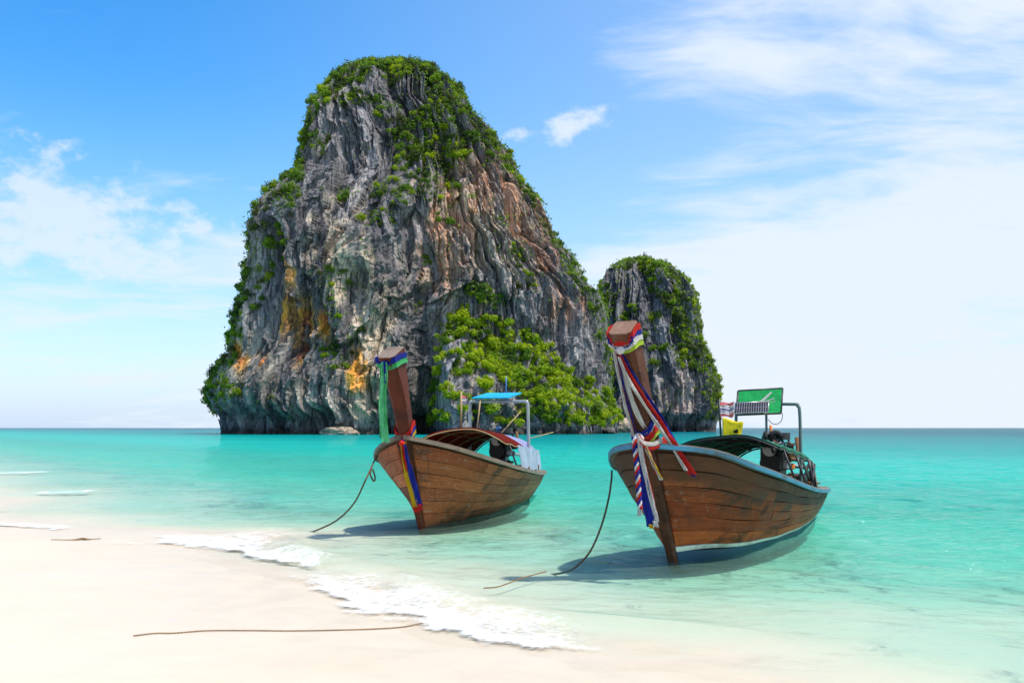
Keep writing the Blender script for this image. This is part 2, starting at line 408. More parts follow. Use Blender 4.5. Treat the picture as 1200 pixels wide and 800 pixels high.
# sea: Fresnel reflection over a tinted, depth-dependent body of water
m, t, out = mat_new('sea_water'); pos = worldco(t)
dep = t.attr('depth', 2); tint = t.attr('tint', 0); body = t.attr('body', 0)
wv = t.mapping(pos, (1, 1, 1), (0, 0, radians(20)))
b1 = t.noise(t.mapping(wv, (.55, 1.1, 1)), 1.0, 4, .6, .4)
b2 = t.noise(t.mapping(wv, (2.6, 5.2, 1)), 1.0, 4, .62, .6)
b3 = t.noise(t.mapping(wv, (.10, .26, 1)), 1.0, 5, .65, .3); b4 = t.noise(t.mapping(wv, (.018, .06, 1)), 1.0, 4, .6, .3)
hgt = t.math('ADD', t.math('ADD', t.math('MULTIPLY', b1, .26), t.math('MULTIPLY', b2, .12)), t.math('ADD', t.math('MULTIPLY', b3, .75), t.math('MULTIPLY', b4, 2.2)))
amp = t.maprange(dep, 0.0, .26, .12, 1.0)
nrm = t.bump(t.math('MULTIPLY', hgt, amp), 1.0, 1.0)
fr = t.add('ShaderNodeFresnel'); fr.inputs[0].default_value = 1.33; t.l.new(nrm, fr.inputs['Normal'])
refl = t.math('MULTIPLY', t.math('MULTIPLY', fr.outputs[0], .70), t.maprange(dep, 0.0, .12, .25, 1.0))
gl = t.add('ShaderNodeBsdfGlossy'); gl.inputs['Roughness'].default_value = .04; t.l.new(nrm, gl.inputs['Normal'])
tr = t.add('ShaderNodeBsdfTransparent'); t.l.new(tint, tr.inputs[0])
df = t.add('ShaderNodeBsdfDiffuse'); 
ptch = t.noise(t.mapping(pos, (.012, .05, 1)), 1.0, 4, .6)
bodyc = t.mix(t.math('MULTIPLY', t.ramp(ptch, [(.4, 0), (.65, 1)]), .30), body, t.vmath('MULTIPLY', body, (.45, .66, .74)))
t.l.new(bodyc, df.inputs[0]); t.l.new(t.bump(t.math('MULTIPLY', hgt, amp), .8, 1.0), df.inputs['Normal'])
opac = t.attr('opacity', 2)
ms = t.add('ShaderNodeMixShader'); t.l.new(opac, ms.inputs[0]); t.l.new(tr.outputs[0], ms.inputs[1]); t.l.new(df.outputs[0], ms.inputs[2])
mx = t.add('ShaderNodeMixShader'); t.l.new(refl, mx.inputs[0]); t.l.new(ms.outputs[0], mx.inputs[1]); t.l.new(gl.outputs[0], mx.inputs[2])
t.l.new(mx.outputs[0], out.inputs[0]); M['sea'] = m

# foam: lacy white froth
m, t, out = mat_new('foam'); pos = worldco(t); edge = t.attr('edge', 2)
vo = t.add('ShaderNodeTexVoronoi', feature='DISTANCE_TO_EDGE'); t.put(vo.inputs['Vector'], t.vmath('ADD', pos, t.vmath('MULTIPLY', t.noise(pos, 5, 3, .6, 0, 1), (.25, .25, .25)))); vo.inputs['Scale'].default_value = 9
lace = t.ramp(vo.outputs['Distance'], [(.0, 1), (.22, 0)])
nz = t.noise(t.mapping(pos, (1, 1, 1), (0, 0, radians(-56))), 6, 6, .7)
nz2 = t.noise(pos, 1.7, 4, .6)
a = t.math('ADD', t.math('MULTIPLY', edge, 1.42), t.math('ADD', t.math('MULTIPLY', lace, .22), t.math('SUBTRACT', t.math('ADD', t.math('MULTIPLY', nz, 1.1), t.math('MULTIPLY', nz2, .7)), 1.74)))
al = t.maprange(a, 0.0, .85, 0, .92, True)
d = t.add('ShaderNodeBsdfDiffuse'); d.inputs[0].default_value = (.86, .87, .86, 1); t.l.new(t.bump(nz, .5, .03), d.inputs['Normal'])
tp = t.add('ShaderNodeBsdfTransparent'); mx = t.add('ShaderNodeMixShader'); t.l.new(al, mx.inputs[0]); t.l.new(tp.outputs[0], mx.inputs[1]); t.l.new(d.outputs[0], mx.inputs[2])
t.l.new(mx.outputs[0], out.inputs[0]); M['foam'] = m

# limestone: colours of the stone and its stains come with the mesh, fine grain from noise
m, t, out = mat_new('limestone'); pos = worldco(t); col = t.attr('stone', 0)
v1 = t.noise(t.mapping(pos, (1.1, 1.1, .10)), 1.0, 6, .68, .3)
v2 = t.noise(pos, 1.6, 5, .7); v3 = t.noise(t.mapping(pos, (.5, .5, .05)), 1.0, 5, .65, .6)
c = t.mix(t.ramp(v1, [(.46, .0), (.64, 1)]), t.vmath('MULTIPLY', col, (1.85, 1.76, 1.68)), t.vmath('MULTIPLY', col, (.34, .34, .38)))
c = t.mix(t.ramp(v3, [(.50, 0), (.70, .45)]), c, t.vmath('ADD', t.vmath('MULTIPLY', c, (1.25, 1.2, 1.12)), (.05, .045, .035)))
c = t.mix(t.ramp(v2, [(.55, 0), (.75, .6)]), c, t.vmath('MULTIPLY', c, (.5, .5, .54)))
h = t.math('ADD', v1, t.math('MULTIPLY', v2, .8))
principled(t, out, c, .9, .15, t.bump(h, .9, .9)); M['stone'] = m

def leaf(name, c1, c2, c3):
    m, t, out = mat_new(name)
    rnd = t.add('ShaderNodeObjectInfo').outputs['Random']; lv = t.attr('leafvar', 2)
    pn = t.noise(worldco(t), .22, 3, .6)
    c = t.mix(t.math('ADD', t.math('MULTIPLY', rnd, .6), t.math('MULTIPLY', lv, .4)), c1, c2)
    c = t.mix(t.math('MULTIPLY', t.ramp(pn, [(.45, 0), (.62, 1)]), .8), c, c3)
    p = t.add('ShaderNodeBsdfPrincipled'); t.put(p.inputs['Base Color'], c); p.inputs['Roughness'].default_value = .6; p.inputs['Specular IOR Level'].default_value = .2
    tr = t.add('ShaderNodeBsdfTranslucent'); t.put(tr.inputs[0], t.vmath('MULTIPLY', c, (1.5, 1.5, .7)))
    mx = t.add('ShaderNodeMixShader'); mx.inputs[0].default_value = .4
    t.l.new(p.outputs[0], mx.inputs[1]); t.l.new(tr.outputs[0], mx.inputs[2]); t.l.new(mx.outputs[0], out.inputs[0]); return m
M['leaf_bright'] = leaf('leaf_bright', (.20, .30, .010), (.46, .54, .012), (.14, .29, .012))
M['leaf_mid'] = leaf('leaf_mid', (.085, .19, .014), (.22, .33, .018), (.05, .11, .018))
M['leaf_dark'] = leaf('leaf_dark', (.035, .085, .018), (.08, .14, .02), (.11, .10, .045))
M['bark'] = simple('bark', (.16, .12, .085), .9, .2, .4, 3)

# ------------------------------------------------------------------ shore, sea bed, sea
SH0 = np.array([-.6, 8.7]); SHN = np.array([.826, .563]); SHN = SHN / np.hypot(*SHN); SHT = np.array([-SHN[1], SHN[0]])
def shore(x, y):
    dx_, dy_ = x - SH0[0], y - SH0[1]
    d = dx_ * SHN[0] + dy_ * SHN[1]; s = dx_ * SHT[0] + dy_ * SHT[1]
    d = d + 1.7 * sstep(6.5, 12, s)
    return d + .45 * np.sin(s * .55 + .6) + .25 * np.sin(s * 1.3 + 2) , s
def bed_z(x, y):
    d, s = shore(x, y)
    dep = np.interp(d, [-80, -8, -3, 0, 2, 5, 12, 30, 80, 250, 1000], [-3.0, -.32, -.09, .0, .06, .155, .45, 1.4, 4.0, 9, 14])
    near = np.exp(-np.maximum(0, np.hypot(x, y - 10) - 15) / 15)
    rip = (fbm(x * .55, y * .55, octv=3, seed=3) - .5) * .05 + (fbm(x * 2.0, y * 2.0, octv=3, seed=9) - .5) * .018
    return -dep + rip * near
def axis_pts(core, step, far, ratio=1.06):
    a, b = core; mid = np.arange(a, b + 1e-6, step); out = list(mid); st = step; x = b
    while x < far: st *= ratio; x += st; out.append(x)
    return np.array(out)
def both(core, step, far, ratio=1.06):
    p = axis_pts((0, core), step, far, ratio); return np.concatenate([-p[:0:-1], p])
gx = both(13, .13, 16000, 1.10); gy = np.concatenate([np.linspace(-80, 2, 40)[:-1], axis_pts((2, 24), .13, 16000, 1.08)])
X, Y = np.meshgrid(gx, gy)
sd_, ss_ = shore(X, Y)
wet_ = sstep(-3.6, -1.2, sd_ + 1.2 * (fbm(X * .5, Y * .5, octv=3, seed=61) - .5)) * sstep(1.0, 0.0, sd_)
bed = grid_mesh('sand_beach', np.stack([X, Y, bed_z(X, Y)], -1), M['sand'], attrs={'wet': ('FLOAT', wet_)})
tag(bed, 'pale cream sand of the beach and the shallow sea bed', kind='structure')

gx = both(13, .065, 16000, 1.075); gy = axis_pts((4.5, 24), .065, 16000, 1.045)
X, Y = np.meshgrid(gx, gy)
D = np.maximum(-bed_z(X, Y), 0)
d_, s_ = shore(X, Y)
far_ = np.clip(np.hypot(X, Y) / 60, 0, 1)
wz = .026 * np.sin(d_ * 2.1 + 1.3 * np.sin(s_ * .5)) + 0.075 * (fbm(X * .8 + 5, Y * .8, octv=3, seed=21) - .5) + 0.035 * (ridge(X * 1.6 + .8 * Y, Y * 2.6 - .6 * X, octv=2, seed=5) - .5)
wz = wz * sstep(0, .22, D) * np.where(np.hypot(X, Y) < 90, 1, 0) + .012
# the little breaker rolling in behind the foam
br = .085 * np.exp(-((d_ - .75) / .30) ** 2) * sstep(-3.5, -1.5, s_) * sstep(8.5, 6.5, s_) + .05 * np.exp(-((d_ - 1.9) / .35) ** 2) * (fbm(s_ * .3, d_ * 0, octv=2, seed=8))
wz = wz + br
DD = np.maximum(D, 0)
tint = np.exp(-np.maximum(DD + 1.6 * (wz - br - .012) * (DD > .03), 0)[..., None] * np.array([3.3, .17, .30]))  # wave height amplified in the tint, a painted stand-in for caustic ripples
opac = (1 - np.exp(-DD * .80)) * .95 + .035 * sstep(.02, .2, D)
lg = np.clip(np.log(np.maximum(DD, .05) / .13) / np.log(9 / .13), 0, 1)
bc = [np.interp(lg, [0, .25, .5, .75, 1], k) for k in ([.46, .20, .03, .0, .0], [.78, .86, .74, .33, .13], [.62, .69, .58, .30, .165])]
body = np.stack([*bc, np.ones_like(lg)], -1)
sea = grid_mesh('sea', np.stack([X, Y, wz], -1), M['sea'], attrs={
    'depth': ('FLOAT', D), 'opacity': ('FLOAT', opac), 'tint': ('FLOAT_COLOR', np.concatenate([tint, np.ones_like(DD)[..., None]], -1)), 'body': ('FLOAT_COLOR', body)})
tag(sea, 'clear turquoise sea deepening from the shallows to the horizon', kind='structure')

def ground(u, v, z=0.0):
    y = F_PX * (EYE - z) / (v - HOR); return np.array([(u - 600) / F_PX * y, y])
def smooth_path(pts, n):
    pts = np.array(pts, float); k = np.arange(len(pts)); q = np.linspace(0, len(pts) - 1, n); out = []
    for c in range(pts.shape[1]):
        y = pts[:, c]; dv = np.gradient(y); i = np.clip(q.astype(int), 0, len(pts) - 2); tt = q - i
        out.append((2 * tt**3 - 3 * tt**2 + 1) * y[i] + (tt**3 - 2 * tt**2 + tt) * dv[i] + (-2 * tt**3 + 3 * tt**2) * y[i + 1] + (tt**3 - tt**2) * dv[i + 1])
    return np.stack(out, 1)
def foam_strip(pts, label, hgt=.016, zoff=.012, ridge_=.0):
    """pts: (u, v, half width in px along v)"""
    P = np.array([[*ground(u, v, .03), (ground(u, v - hw)[1] - ground(u, v + hw)[1]) / 2] for u, v, hw in pts])
    L = np.hypot(*np.diff(P[:, :2], axis=0).T).sum(); n = int(L / .035) + 8
    C = smooth_path(P, n); T = np.gradient(C[:, :2], axis=0); T /= np.hypot(*T.T)[:, None]; N = np.stack([-T[:, 1], T[:, 0]], 1)
    wd = np.maximum(C[:, 2], .02) * np.abs(N[:, 1]).clip(.45) * 1.35
    ks = np.linspace(-1, 2.4, 70)
    tt = np.linspace(0, 1, n)
    G = C[:, None, :2] + N[:, None, :] * (wd[:, None] * ks[None])[..., None]
    lump = fbm(G[..., 0] * 4, G[..., 1] * 4, octv=4, seed=33)
    endf = np.minimum(1, np.minimum(tt, 1 - tt) * 4)
    prof = np.clip(1 - np.abs(ks)[None] ** 2, 0, 1) * endf[:, None]
    wob = .95 * (fbm(G[..., 0] * 1.6, G[..., 1] * 1.6, octv=4, seed=41) - .5)
    kk = ks[None] + wob; edge = np.clip(np.minimum((kk + .92) / .45, np.where(kk < -.3, 1.0, .86 - .46 * (kk + .3))), 0, 1) * endf[:, None]
    base_z = np.maximum(bed_z(G[..., 0], G[..., 1]), 0)
    dd = shore(G[..., 0], G[..., 1])[0]
    z = base_z + .014 + zoff * prof + hgt * prof * (lump * 1.4 - .3) + ridge_ * np.exp(-((dd - .75) / .30) ** 2) * prof
    o = grid_mesh('sea_foam', np.concatenate([G, z[..., None]], -1), M['foam'], attrs={'edge': ('FLOAT', edge)})
    tag(o, label, 'foam', kind='stuff'); return o
foam_strip([(185, 621, 6), (240, 626, 15), (290, 632, 16), (330, 644, 13), (378, 660, 12), (410, 672, 6)], 'white froth of the small breaker beside the looped mooring rope', ridge_=.085)
foam_strip([(360, 655, 6), (395, 668, 16), (450, 688, 27), (510, 708, 30), (570, 727, 28), (640, 745, 20), (720, 758, 12), (800, 778, 6)], 'long band of white froth washing up the sand before the boats', ridge_=.085)
foam_strip([(-60, 614, 2), (0, 615, 2.5), (60, 617, 3.5), (125, 619, 1.5)], 'thin line of froth at the water edge far along the beach', .01, .006)
foam_strip([(22, 576, 1.5), (60, 575, 2.6), (90, 574, 2.6), (120, 572, 1)], 'short streak of froth on the pale shallows', .01, .004)
foam_strip([(-60, 556, 2), (0, 553, 2.4), (40, 552, 2), (85, 551, 1)], 'faint distant streak of froth near the turquoise water', .01, .004)

# ------------------------------------------------------------------ limestone islands
def crv(pts, v, col):
    p = np.array(pts, float); o = np.argsort(p[:, 1]); return np.interp(v, p[o, 1], p[o, col])
def make_rock(name, left, right, yc, depth, shear, ncol, nrow, vbase, seed, sculpt, colour):
    """closed rock tower whose outline at every height comes from the photo; returns object and sample arrays"""
    left = [(u + 8 * (v < 440), v) for u, v in left]; right = [(u - 4 * (v < 330), v) for u, v in right]     # room for the foliage
    vt = min(min(p[1] for p in left), min(p[1] for p in right))
    ppm = F_PX / yc
    tt = np.linspace(0, 1, nrow); v = vbase + 14 - (vbase + 14 - vt) * (1 - (1 - tt) ** 1.35)   # rows bunch up at the top
    z = EYE + (HOR - v) / ppm
    uL, uR = crv(left, v, 0), crv(right, v, 0)
    k = np.ones(7) / 7
    pad = lambda a: np.convolve(np.pad(a, 3, mode='edge'), k, 'valid')
    uL, uR = pad(uL), pad(uR); mid = (uL[-1] + uR[-1]) / 2; uL[-1] = uR[-1] = mid
    nb = ncol // 8
    ph = np.concatenate([np.linspace(-pi * .53, pi * .53, ncol), np.linspace(pi * .53, pi * 1.47, nb + 2)[1:-1]])
    S_, C_ = np.sin(ph), np.cos(ph)
    ex = np.sign(S_) * np.abs(S_) ** .85; ey = np.sign(C_) * np.abs(C_) ** .75
    uc, hw = (uL + uR) / 2, (uR - uL) / 2
    hw_m = hw / ppm; dm = depth(hw_m, z)
    ys = yc + shear * (uc[:, None] + hw[:, None] * ex[None] - uc[0]) / ppm
    Yp = ys - dm[:, None] * ey[None]
    Xp = (uc[:, None] + hw[:, None] * ex[None] - 600) / F_PX * (.15 * ys + .85 * Yp)
    Zp = np.repeat(z[:, None], len(ph), 1)
    nx, ny = S_[None] * dm[:, None], -C_[None] * hw_m[:, None]
    ln = np.hypot(nx, ny) + 1e-6; nx, ny = nx / ln, ny / ln
    arc = ph[None] * 45 + np.zeros_like(Xp)
    Uf, Vf = 600 + F_PX * Xp / Yp, 501 - F_PX * (Zp - EYE) / Yp
    disp, dz_ = sculpt(Xp, Yp, Zp, Uf, Vf, arc)
    edge_fade = np.clip(hw_m / 12, .12, 1)[:, None]
    disp = disp * edge_fade
    front = np.clip(C_ + .12, .09, 1)[None]
    Xp = Xp + nx * disp * front; Yp = Yp + ny * disp * front; Zp = Zp + dz_
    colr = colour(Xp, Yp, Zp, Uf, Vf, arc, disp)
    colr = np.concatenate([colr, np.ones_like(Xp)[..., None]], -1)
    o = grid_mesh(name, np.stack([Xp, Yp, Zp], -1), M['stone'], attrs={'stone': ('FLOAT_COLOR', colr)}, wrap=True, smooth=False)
    return o, (Xp, Yp, Zp, Uf, Vf, ncol)

def facets(x, y, seed):
    """offset of tilted blocks broken along joints: every cell has its own height and slope"""
    ix, iy = np.floor(x), np.floor(y); best = np.full(x.shape, 9.0); val = np.zeros(x.shape)
    for j in (-1, 0, 1):
        for i in (-1, 0, 1):
            cx, cy = ix + i, iy + j; z0 = np.zeros_like(cx)
            px, py = cx + _hash(cx, cy, z0, seed), cy + _hash(cx, cy, z0, seed + 1)
            d = (x - px) ** 2 + (y - py) ** 2; m = d < best; best = np.where(m, d, best)
            v = _hash(cx, cy, z0, seed + 2) - .5 + (x - px) * (_hash(cx, cy, z0, seed + 3) - .5) * 1.5 + (y - py) * (_hash(cx, cy, z0, seed + 4) - .5) * 1.2
            val = np.where(m, v, val)
    return val
def flutes(X, Y, Z, a, seed, q=1.0):
    """vertical drapery, columns and pits of a karst cliff (metres, positive is outwards)"""
    wx = a + 5 * (fbm(a / 14, Z / 20, octv=3, seed=seed + 3) - .5) + (Z / 14) * (fbm(a / 40, Z / 60, octv=2, seed=seed + 4) - .5) * 6
    big = (fbm(wx / 22, Z / 55, octv=3, seed=seed) - .5) * 10
    med = (ridge(wx / 9.5, Z / 34, octv=3, seed=seed + 50) - .5) * 6.0
    blk = (np.floor(vnoise(wx / 7, Z / 15, seed=seed + 60) * 5) / 5 - .4) * 3.2
    fine = (ridge(wx / 2.3, Z / 13, octv=3, seed=seed + 70) - .5) * 3.0
    grit = (fbm(wx / .9, Z / 1.8, Y / 2, octv=3, seed=seed + 80) - .5) * 2.2
    fct = facets(wx / 8.5, Z / 19, seed + 140) * 4.0 + facets(wx / 3.2 + 9, Z / 8, seed + 150) * 1.9 + facets(wx / 1.5 + 3, Z / 3.2, seed + 160) * .55
    crack = -2.6 * sstep(.90, .985, 1 - np.abs(2 * vnoise(wx / 8.5, Z / 45, seed=seed + 90) - 1))
    return q * (big + med * .8 + blk + fine * .95 + grit * .8 + crack + fct)
def blob(U, V, u, v, ru, rv, seed=0, rag=.9):
    n = fbm(U / 9 + seed * 3.1, V / 16 + seed * 1.7, octv=4, seed=200 + seed) - .5
    return np.clip(1.25 - np.hypot((U - u) / ru, (V - v) / rv) + n * rag * 2, 0, 1)

L_MAIN = [(262, 521), (262, 500), (260, 488), (246, 478), (242, 462), (252, 440), (262, 420), (267, 380), (275, 350), (285, 310), (285, 285), (300, 258), (318, 240), (335, 225), (345, 195), (352, 160), (354, 148), (364, 128), (378, 112), (392, 99), (410, 88), (434, 80), (455, 76)]
R_MAIN = [(706, 521), (708, 490), (712, 470), (712, 400), (710, 360), (704, 340), (690, 325), (680, 300), (662, 285), (650, 260), (640, 240), (612, 205), (600, 178), (580, 155), (556, 135), (548, 112), (536, 100), (516, 92), (490, 82), (462, 76)]
AP_U = [495, 508, 519, 549, 580, 614, 651, 674, 700, 710, 720]; AP_V = [500, 440, 362, 352, 362, 378, 408, 438, 460, 468, 500]
def apron(U, V):
    vt = np.interp(U, AP_U, AP_V); n = (fbm(U / 14, V / 14, octv=3, seed=77) - .5) * 26
    return sstep(0, 1, (V - vt + n) / np.maximum(508 - vt, 18)) * sstep(498, 530, U) * sstep(722, 704, U)
def sculpt_main(X, Y, Z, U, V, a):
    d = flutes(X, Y, Z, a, 11)
    d = d + 13 * apron(U, V)
    d = d - 9 * np.exp(-((U - 497) / 16) ** 2) * sstep(330, 470, V)                 # deep gully beside the green slope
    d = d - 5 * np.exp(-((U - 425) / 12) ** 2) * sstep(300, 330, V) * sstep(400, 350, V)
    d = d - 4 * blob(U, V, 360, 365, 26, 30, 4) + 3 * blob(U, V, 455, 400, 28, 70, 5)
    d = d + 4 * np.exp(-((U - 410) / 28) ** 2) * sstep(260, 150, V) * sstep(90, 130, V)                # proud upper-left buttress
    notch = sstep(6.0, 3.2, Z) * sstep(-3, 1.5, Z) + .8 * sstep(0, -2, Z)
    d = d - (1.4 + 4 * (vnoise(a / 9, a * 0, seed=5) - .5)) * notch * (1 - .8 * apron(U, V))
    dz = (fbm(X / 5, Y / 5, Z / 5, octv=4, seed=19) - .55) * 2.0 * sstep(-2, 10, Z) + 1.2 * (fbm(X / 14, Y / 14, octv=2, seed=29) - .5) * sstep(60, 90, Z)
    return d, dz
def lay(c, m, col): return c * (1 - m[..., None]) + np.array(col) * m[..., None]
def colour_main(X, Y, Z, U, V, a, d):
    n1 = fbm(a / 7, Z / 26, octv=4, seed=101); n2 = fbm(a / 2.2, Z / 22, octv=4, seed=105); n3 = fbm(a / 12, Z / 14, octv=4, seed=109)
    c = np.array((.20, .195, .205)) * (.55 + .9 * n1[..., None]) * (.6 + .8 * n2[..., None])
    pale = sstep(.52, .66, n2) * sstep(.40, .60, n3)
    c = lay(c, pale * .65, (.36, .34, .33))
    wc = np.clip(blob(U, V, 455, 395, 46, 105, 1) + blob(U, V, 585, 265, 55, 75, 2) + .8 * blob(U, V, 400, 300, 45, 50, 3) + .8 * blob(U, V, 530, 260, 40, 90, 12) + .5 * blob(U, V, 440, 470, 120, 25, 6) + .6 * blob(U, V, 300, 425, 40, 50, 13), 0, 1)
    c = lay(c, np.clip(wc * (sstep(.36, .56, n2) * .85 + .2), 0, 1) * .9, (.52, .43, .32))
    ora = np.zeros_like(X)
    for i, (u, v, ru, rv) in enumerate([(352, 385, 9, 45), (366, 372, 10, 30), (338, 365, 6, 28), (345, 320, 6, 22), (283, 420, 8, 18), (310, 425, 9, 13), (330, 370, 5, 30), (354, 408, 8, 18), (424, 435, 12, 28), (385, 380, 6, 20)]):
        ora = np.maximum(ora, blob(U, V, u, v, ru, rv, 20 + i, .55))
    c = lay(c, np.clip(ora * 1.6, 0, 1) * (.15 + .85 * sstep(.36, .52, n2)), (.64, .33, .06))
    c = lay(c, np.clip(ora * 1.6 - .75, 0, 1) * sstep(.45, .55, n3) * .8, (.48, .13, .02))
    red = np.clip(.8 * blob(U, V, 520, 290, 34, 80, 44) + blob(U, V, 628, 282, 30, 60, 40) + blob(U, V, 662, 362, 22, 24, 41) + .7 * blob(U, V, 565, 210, 30, 40, 42) + .6 * blob(U, V, 600, 235, 25, 40, 43), 0, 1)
    c = lay(c, np.clip(red * 1.3, 0, 1) * .75 * (.15 + .85 * sstep(.38, .56, n2)), (.47, .24, .135))
    dark = np.maximum(sstep(.54, .66, fbm(a / 3.5, Z / 48, octv=4, seed=113)), .8 * sstep(.56, .66, fbm(a / 1.3, Z / 30, octv=3, seed=117)))
    c = lay(c, dark * .62, (.042, .045, .055))
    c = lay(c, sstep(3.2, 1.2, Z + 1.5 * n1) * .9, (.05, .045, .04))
    return np.clip(c, .01, .9)
depth_main = lambda hw, z: np.minimum(hw * .72, 40)
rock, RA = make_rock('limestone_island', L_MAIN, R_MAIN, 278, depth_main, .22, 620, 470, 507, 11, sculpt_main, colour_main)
tag(rock, 'tall grey and orange limestone island with sheer streaked cliffs and a green summit', 'island')

L_ISL = [(668, 518), (670, 480), (676, 420), (684, 372), (694, 345), (702, 324), (714, 314), (732, 308), (746, 306)]
R_ISL = [(839, 518), (840, 500), (843, 480), (842, 450), (833, 424), (822, 402), (818, 378), (813, 346), (802, 326), (786, 313), (765, 306)]
def sculpt_isl(X, Y, Z, U, V, a):
    d = flutes(X, Y, Z, a, 57, .8) - 4 * sstep(8, 4, Z) * sstep(-3, 1.5, Z)
    d = d - 6 * blob(U, V, 735, 470, 24, 26, 9)
    return d, (fbm(X / 5, Y / 5, Z / 5, octv=4, seed=59) - .5) * 3.0 * sstep(-2, 10, Z)
def colour_isl(X, Y, Z, U, V, a, d):
    n1 = fbm(a / 7, Z / 26, octv=4, seed=131); n2 = fbm(a / 2.4, Z / 20, octv=4, seed=135)
    c = np.array((.12, .12, .13)) * (.5 + n1[..., None]) * (.6 + .8 * n2[..., None])
    c = lay(c, sstep(.55, .68, n2) * .5, (.30, .29, .29))
    c = lay(c, blob(U, V, 800, 465, 16, 32, 8) * .7, (.42, .34, .29))
    c = lay(c, blob(U, V, 775, 470, 30, 22, 10) * .4, (.33, .22, .18))
    c = lay(c, sstep(3.5, 1.2, Z) * .9, (.045, .04, .038))
    return np.clip(c, .01, .9)
islet, RB = make_rock('limestone_island', L_ISL, R_ISL, 415, lambda hw, z: np.minimum(hw * .9, 30), .1, 260, 260, 505, 57, sculpt_isl, colour_isl)
tag(islet, 'smaller limestone island with a rounded green top standing behind the big one', 'island')

# fallen boulders at the water line
def boulder(u, v, size, yy, label, seed):
    x = (u - 600) / F_PX * yy; nu, nv = 28, 16
    th, ph = np.meshgrid(np.linspace(0, 2 * pi, nu, endpoint=False), np.linspace(0.02, pi - .02, nv))
    P = np.stack([np.sin(ph) * np.cos(th), np.sin(ph) * np.sin(th), np.cos(ph)], -1)
    r = 1 + .8 * (fbm(P[..., 0] * 1.7 + seed, P[..., 1] * 1.7, P[..., 2] * 2.6 + 9, octv=4, seed=seed) - .5)
    P = P * r[..., None] * np.array(size); P[..., 2] += size[2] * .35
    c = np.array((.30, .25, .19)) * (.5 + fbm(P[..., 0] * 2, P[..., 1] * 2, P[..., 2] * 2, octv=3, seed=seed + 4))[..., None]
    o = grid_mesh('boulder', P, M['stone'], attrs={'stone': ('FLOAT_COLOR', np.concatenate([c, np.ones_like(r)[..., None]], -1))}, wrap=True, smooth=False)
    o.location = (x, yy, 0); tag(o, label, 'rock')
boulder(397, 505, (4.2, 2.5, 1.5), 232, 'wide brown boulder in the water at the foot of the big island', 3)
boulder(412, 505, (1.8, 1.5, .9), 230, 'small low boulder beside the wide brown one', 5)
boulder(735, 500, (6, 4, 3.2), 330, 'dark jagged boulder in the gap between the two islands', 8)

# ------------------------------------------------------------------ trees and bushes on the islands
def crown_mesh(name, seed, nleaf, tall, open_, lsize):
    rg = np.random.default_rng(seed)
    nl = 9; cs = rg.normal(size=(nl, 3)); cs /= np.linalg.norm(cs, axis=1)[:, None]; cs *= rg.uniform(.35, .75, (nl, 1)); cs[:, 2] = np.abs(cs[:, 2]) * tall + .1
    rad = rg.uniform(.26, .5, nl)
    k = rg.integers(0, nl, nleaf); dv = rg.normal(size=(nleaf, 3)); dv /= np.linalg.norm(dv, axis=1)[:, None]
    rr = rad[k] * rg.uniform(.35, 1.0, nleaf) ** .45 * (1 + open_ * rg.normal(size=nleaf) * .25)
    c = cs[k] + dv * rr[:, None]
    nr = dv + rg.normal(size=(nleaf, 3)) * .55 + np.array([0, 0, .35]); nr /= np.linalg.norm(nr, axis=1)[:, None]
    t1 = np.cross(nr, rg.normal(size=(nleaf, 3))); t1 /= np.linalg.norm(t1, axis=1)[:, None]; t2 = np.cross(nr, t1)
    s = lsize * rg.uniform(.6, 1.5, (nleaf, 1))
    v = np.stack([c - t1 * s, c + t2 * s * .55 - nr * s * .15, c + t1 * s, c - t2 * s * .55 - nr * s * .15], 1).reshape(-1, 3)
    lv = np.repeat(rg.random(nleaf) * .5 + .5 * rg.random(nl)[k], 4)
    q = np.arange(nleaf * 4).reshape(-1, 4)
    o = np_mesh(name, v, q, None, attrs={'leafvar': ('FLOAT', lv)}, smooth=False); me = o.data; bpy.data.objects.remove(o); return me
CROWNS = {}
for kind in ('bright', 'mid', 'dark'):
    CROWNS[kind] = []
    for i in range(5):
        me = crown_mesh('crown_' + kind, 300 + i * 7 + len(kind), 460 if kind != 'dark' else 400, (.9, .75, 1.15)[('bright', 'mid', 'dark').index(kind)], (.5, .7, 1.0)[('bright', 'mid', 'dark').index(kind)], .115)
        me.materials.append(M['leaf_' + kind]); CROWNS[kind].append(me)
tb = MB(); tb.tube([(0, 0, -.6), (.05, .02, -.1), (-.04, .03, .35), (.02, 0, .8)], [.09, .07, .05, .02], 6)
for ax, ay in ((.4, .15), (-.35, .25), (.1, -.4)): tb.tube([(0, .01, .1), (ax * .5, ay * .5, .4), (ax, ay, .65)], [.045, .03, .012], 5)
_t = tb.build('trunk', M['bark']); TRUNK = _t.data; bpy.data.objects.remove(_t)
def plant(name, p, size, kind, label, cat, group=None, squash=1.0):
    e = empty(name, p, random.uniform(0, 2 * pi)); e.scale = (size, size, size * squash)
    e.rotation_euler = (random.uniform(-.2, .2), random.uniform(-.2, .2), random.uniform(0, 6.28))
    if group: label = label.replace('KIND', ('tall ' if size > 1.9 else 'low ') + {'bright': 'yellow green', 'mid': 'green', 'dark': 'dark green'}[kind])
    tag(e, label, cat, group)
    for nm, me in (('trunk', TRUNK), ('crown', random.choice(CROWNS[kind]))):
        o = bpy.data.objects.new(nm, me); COL.objects.link(o); o.parent = e
    return e
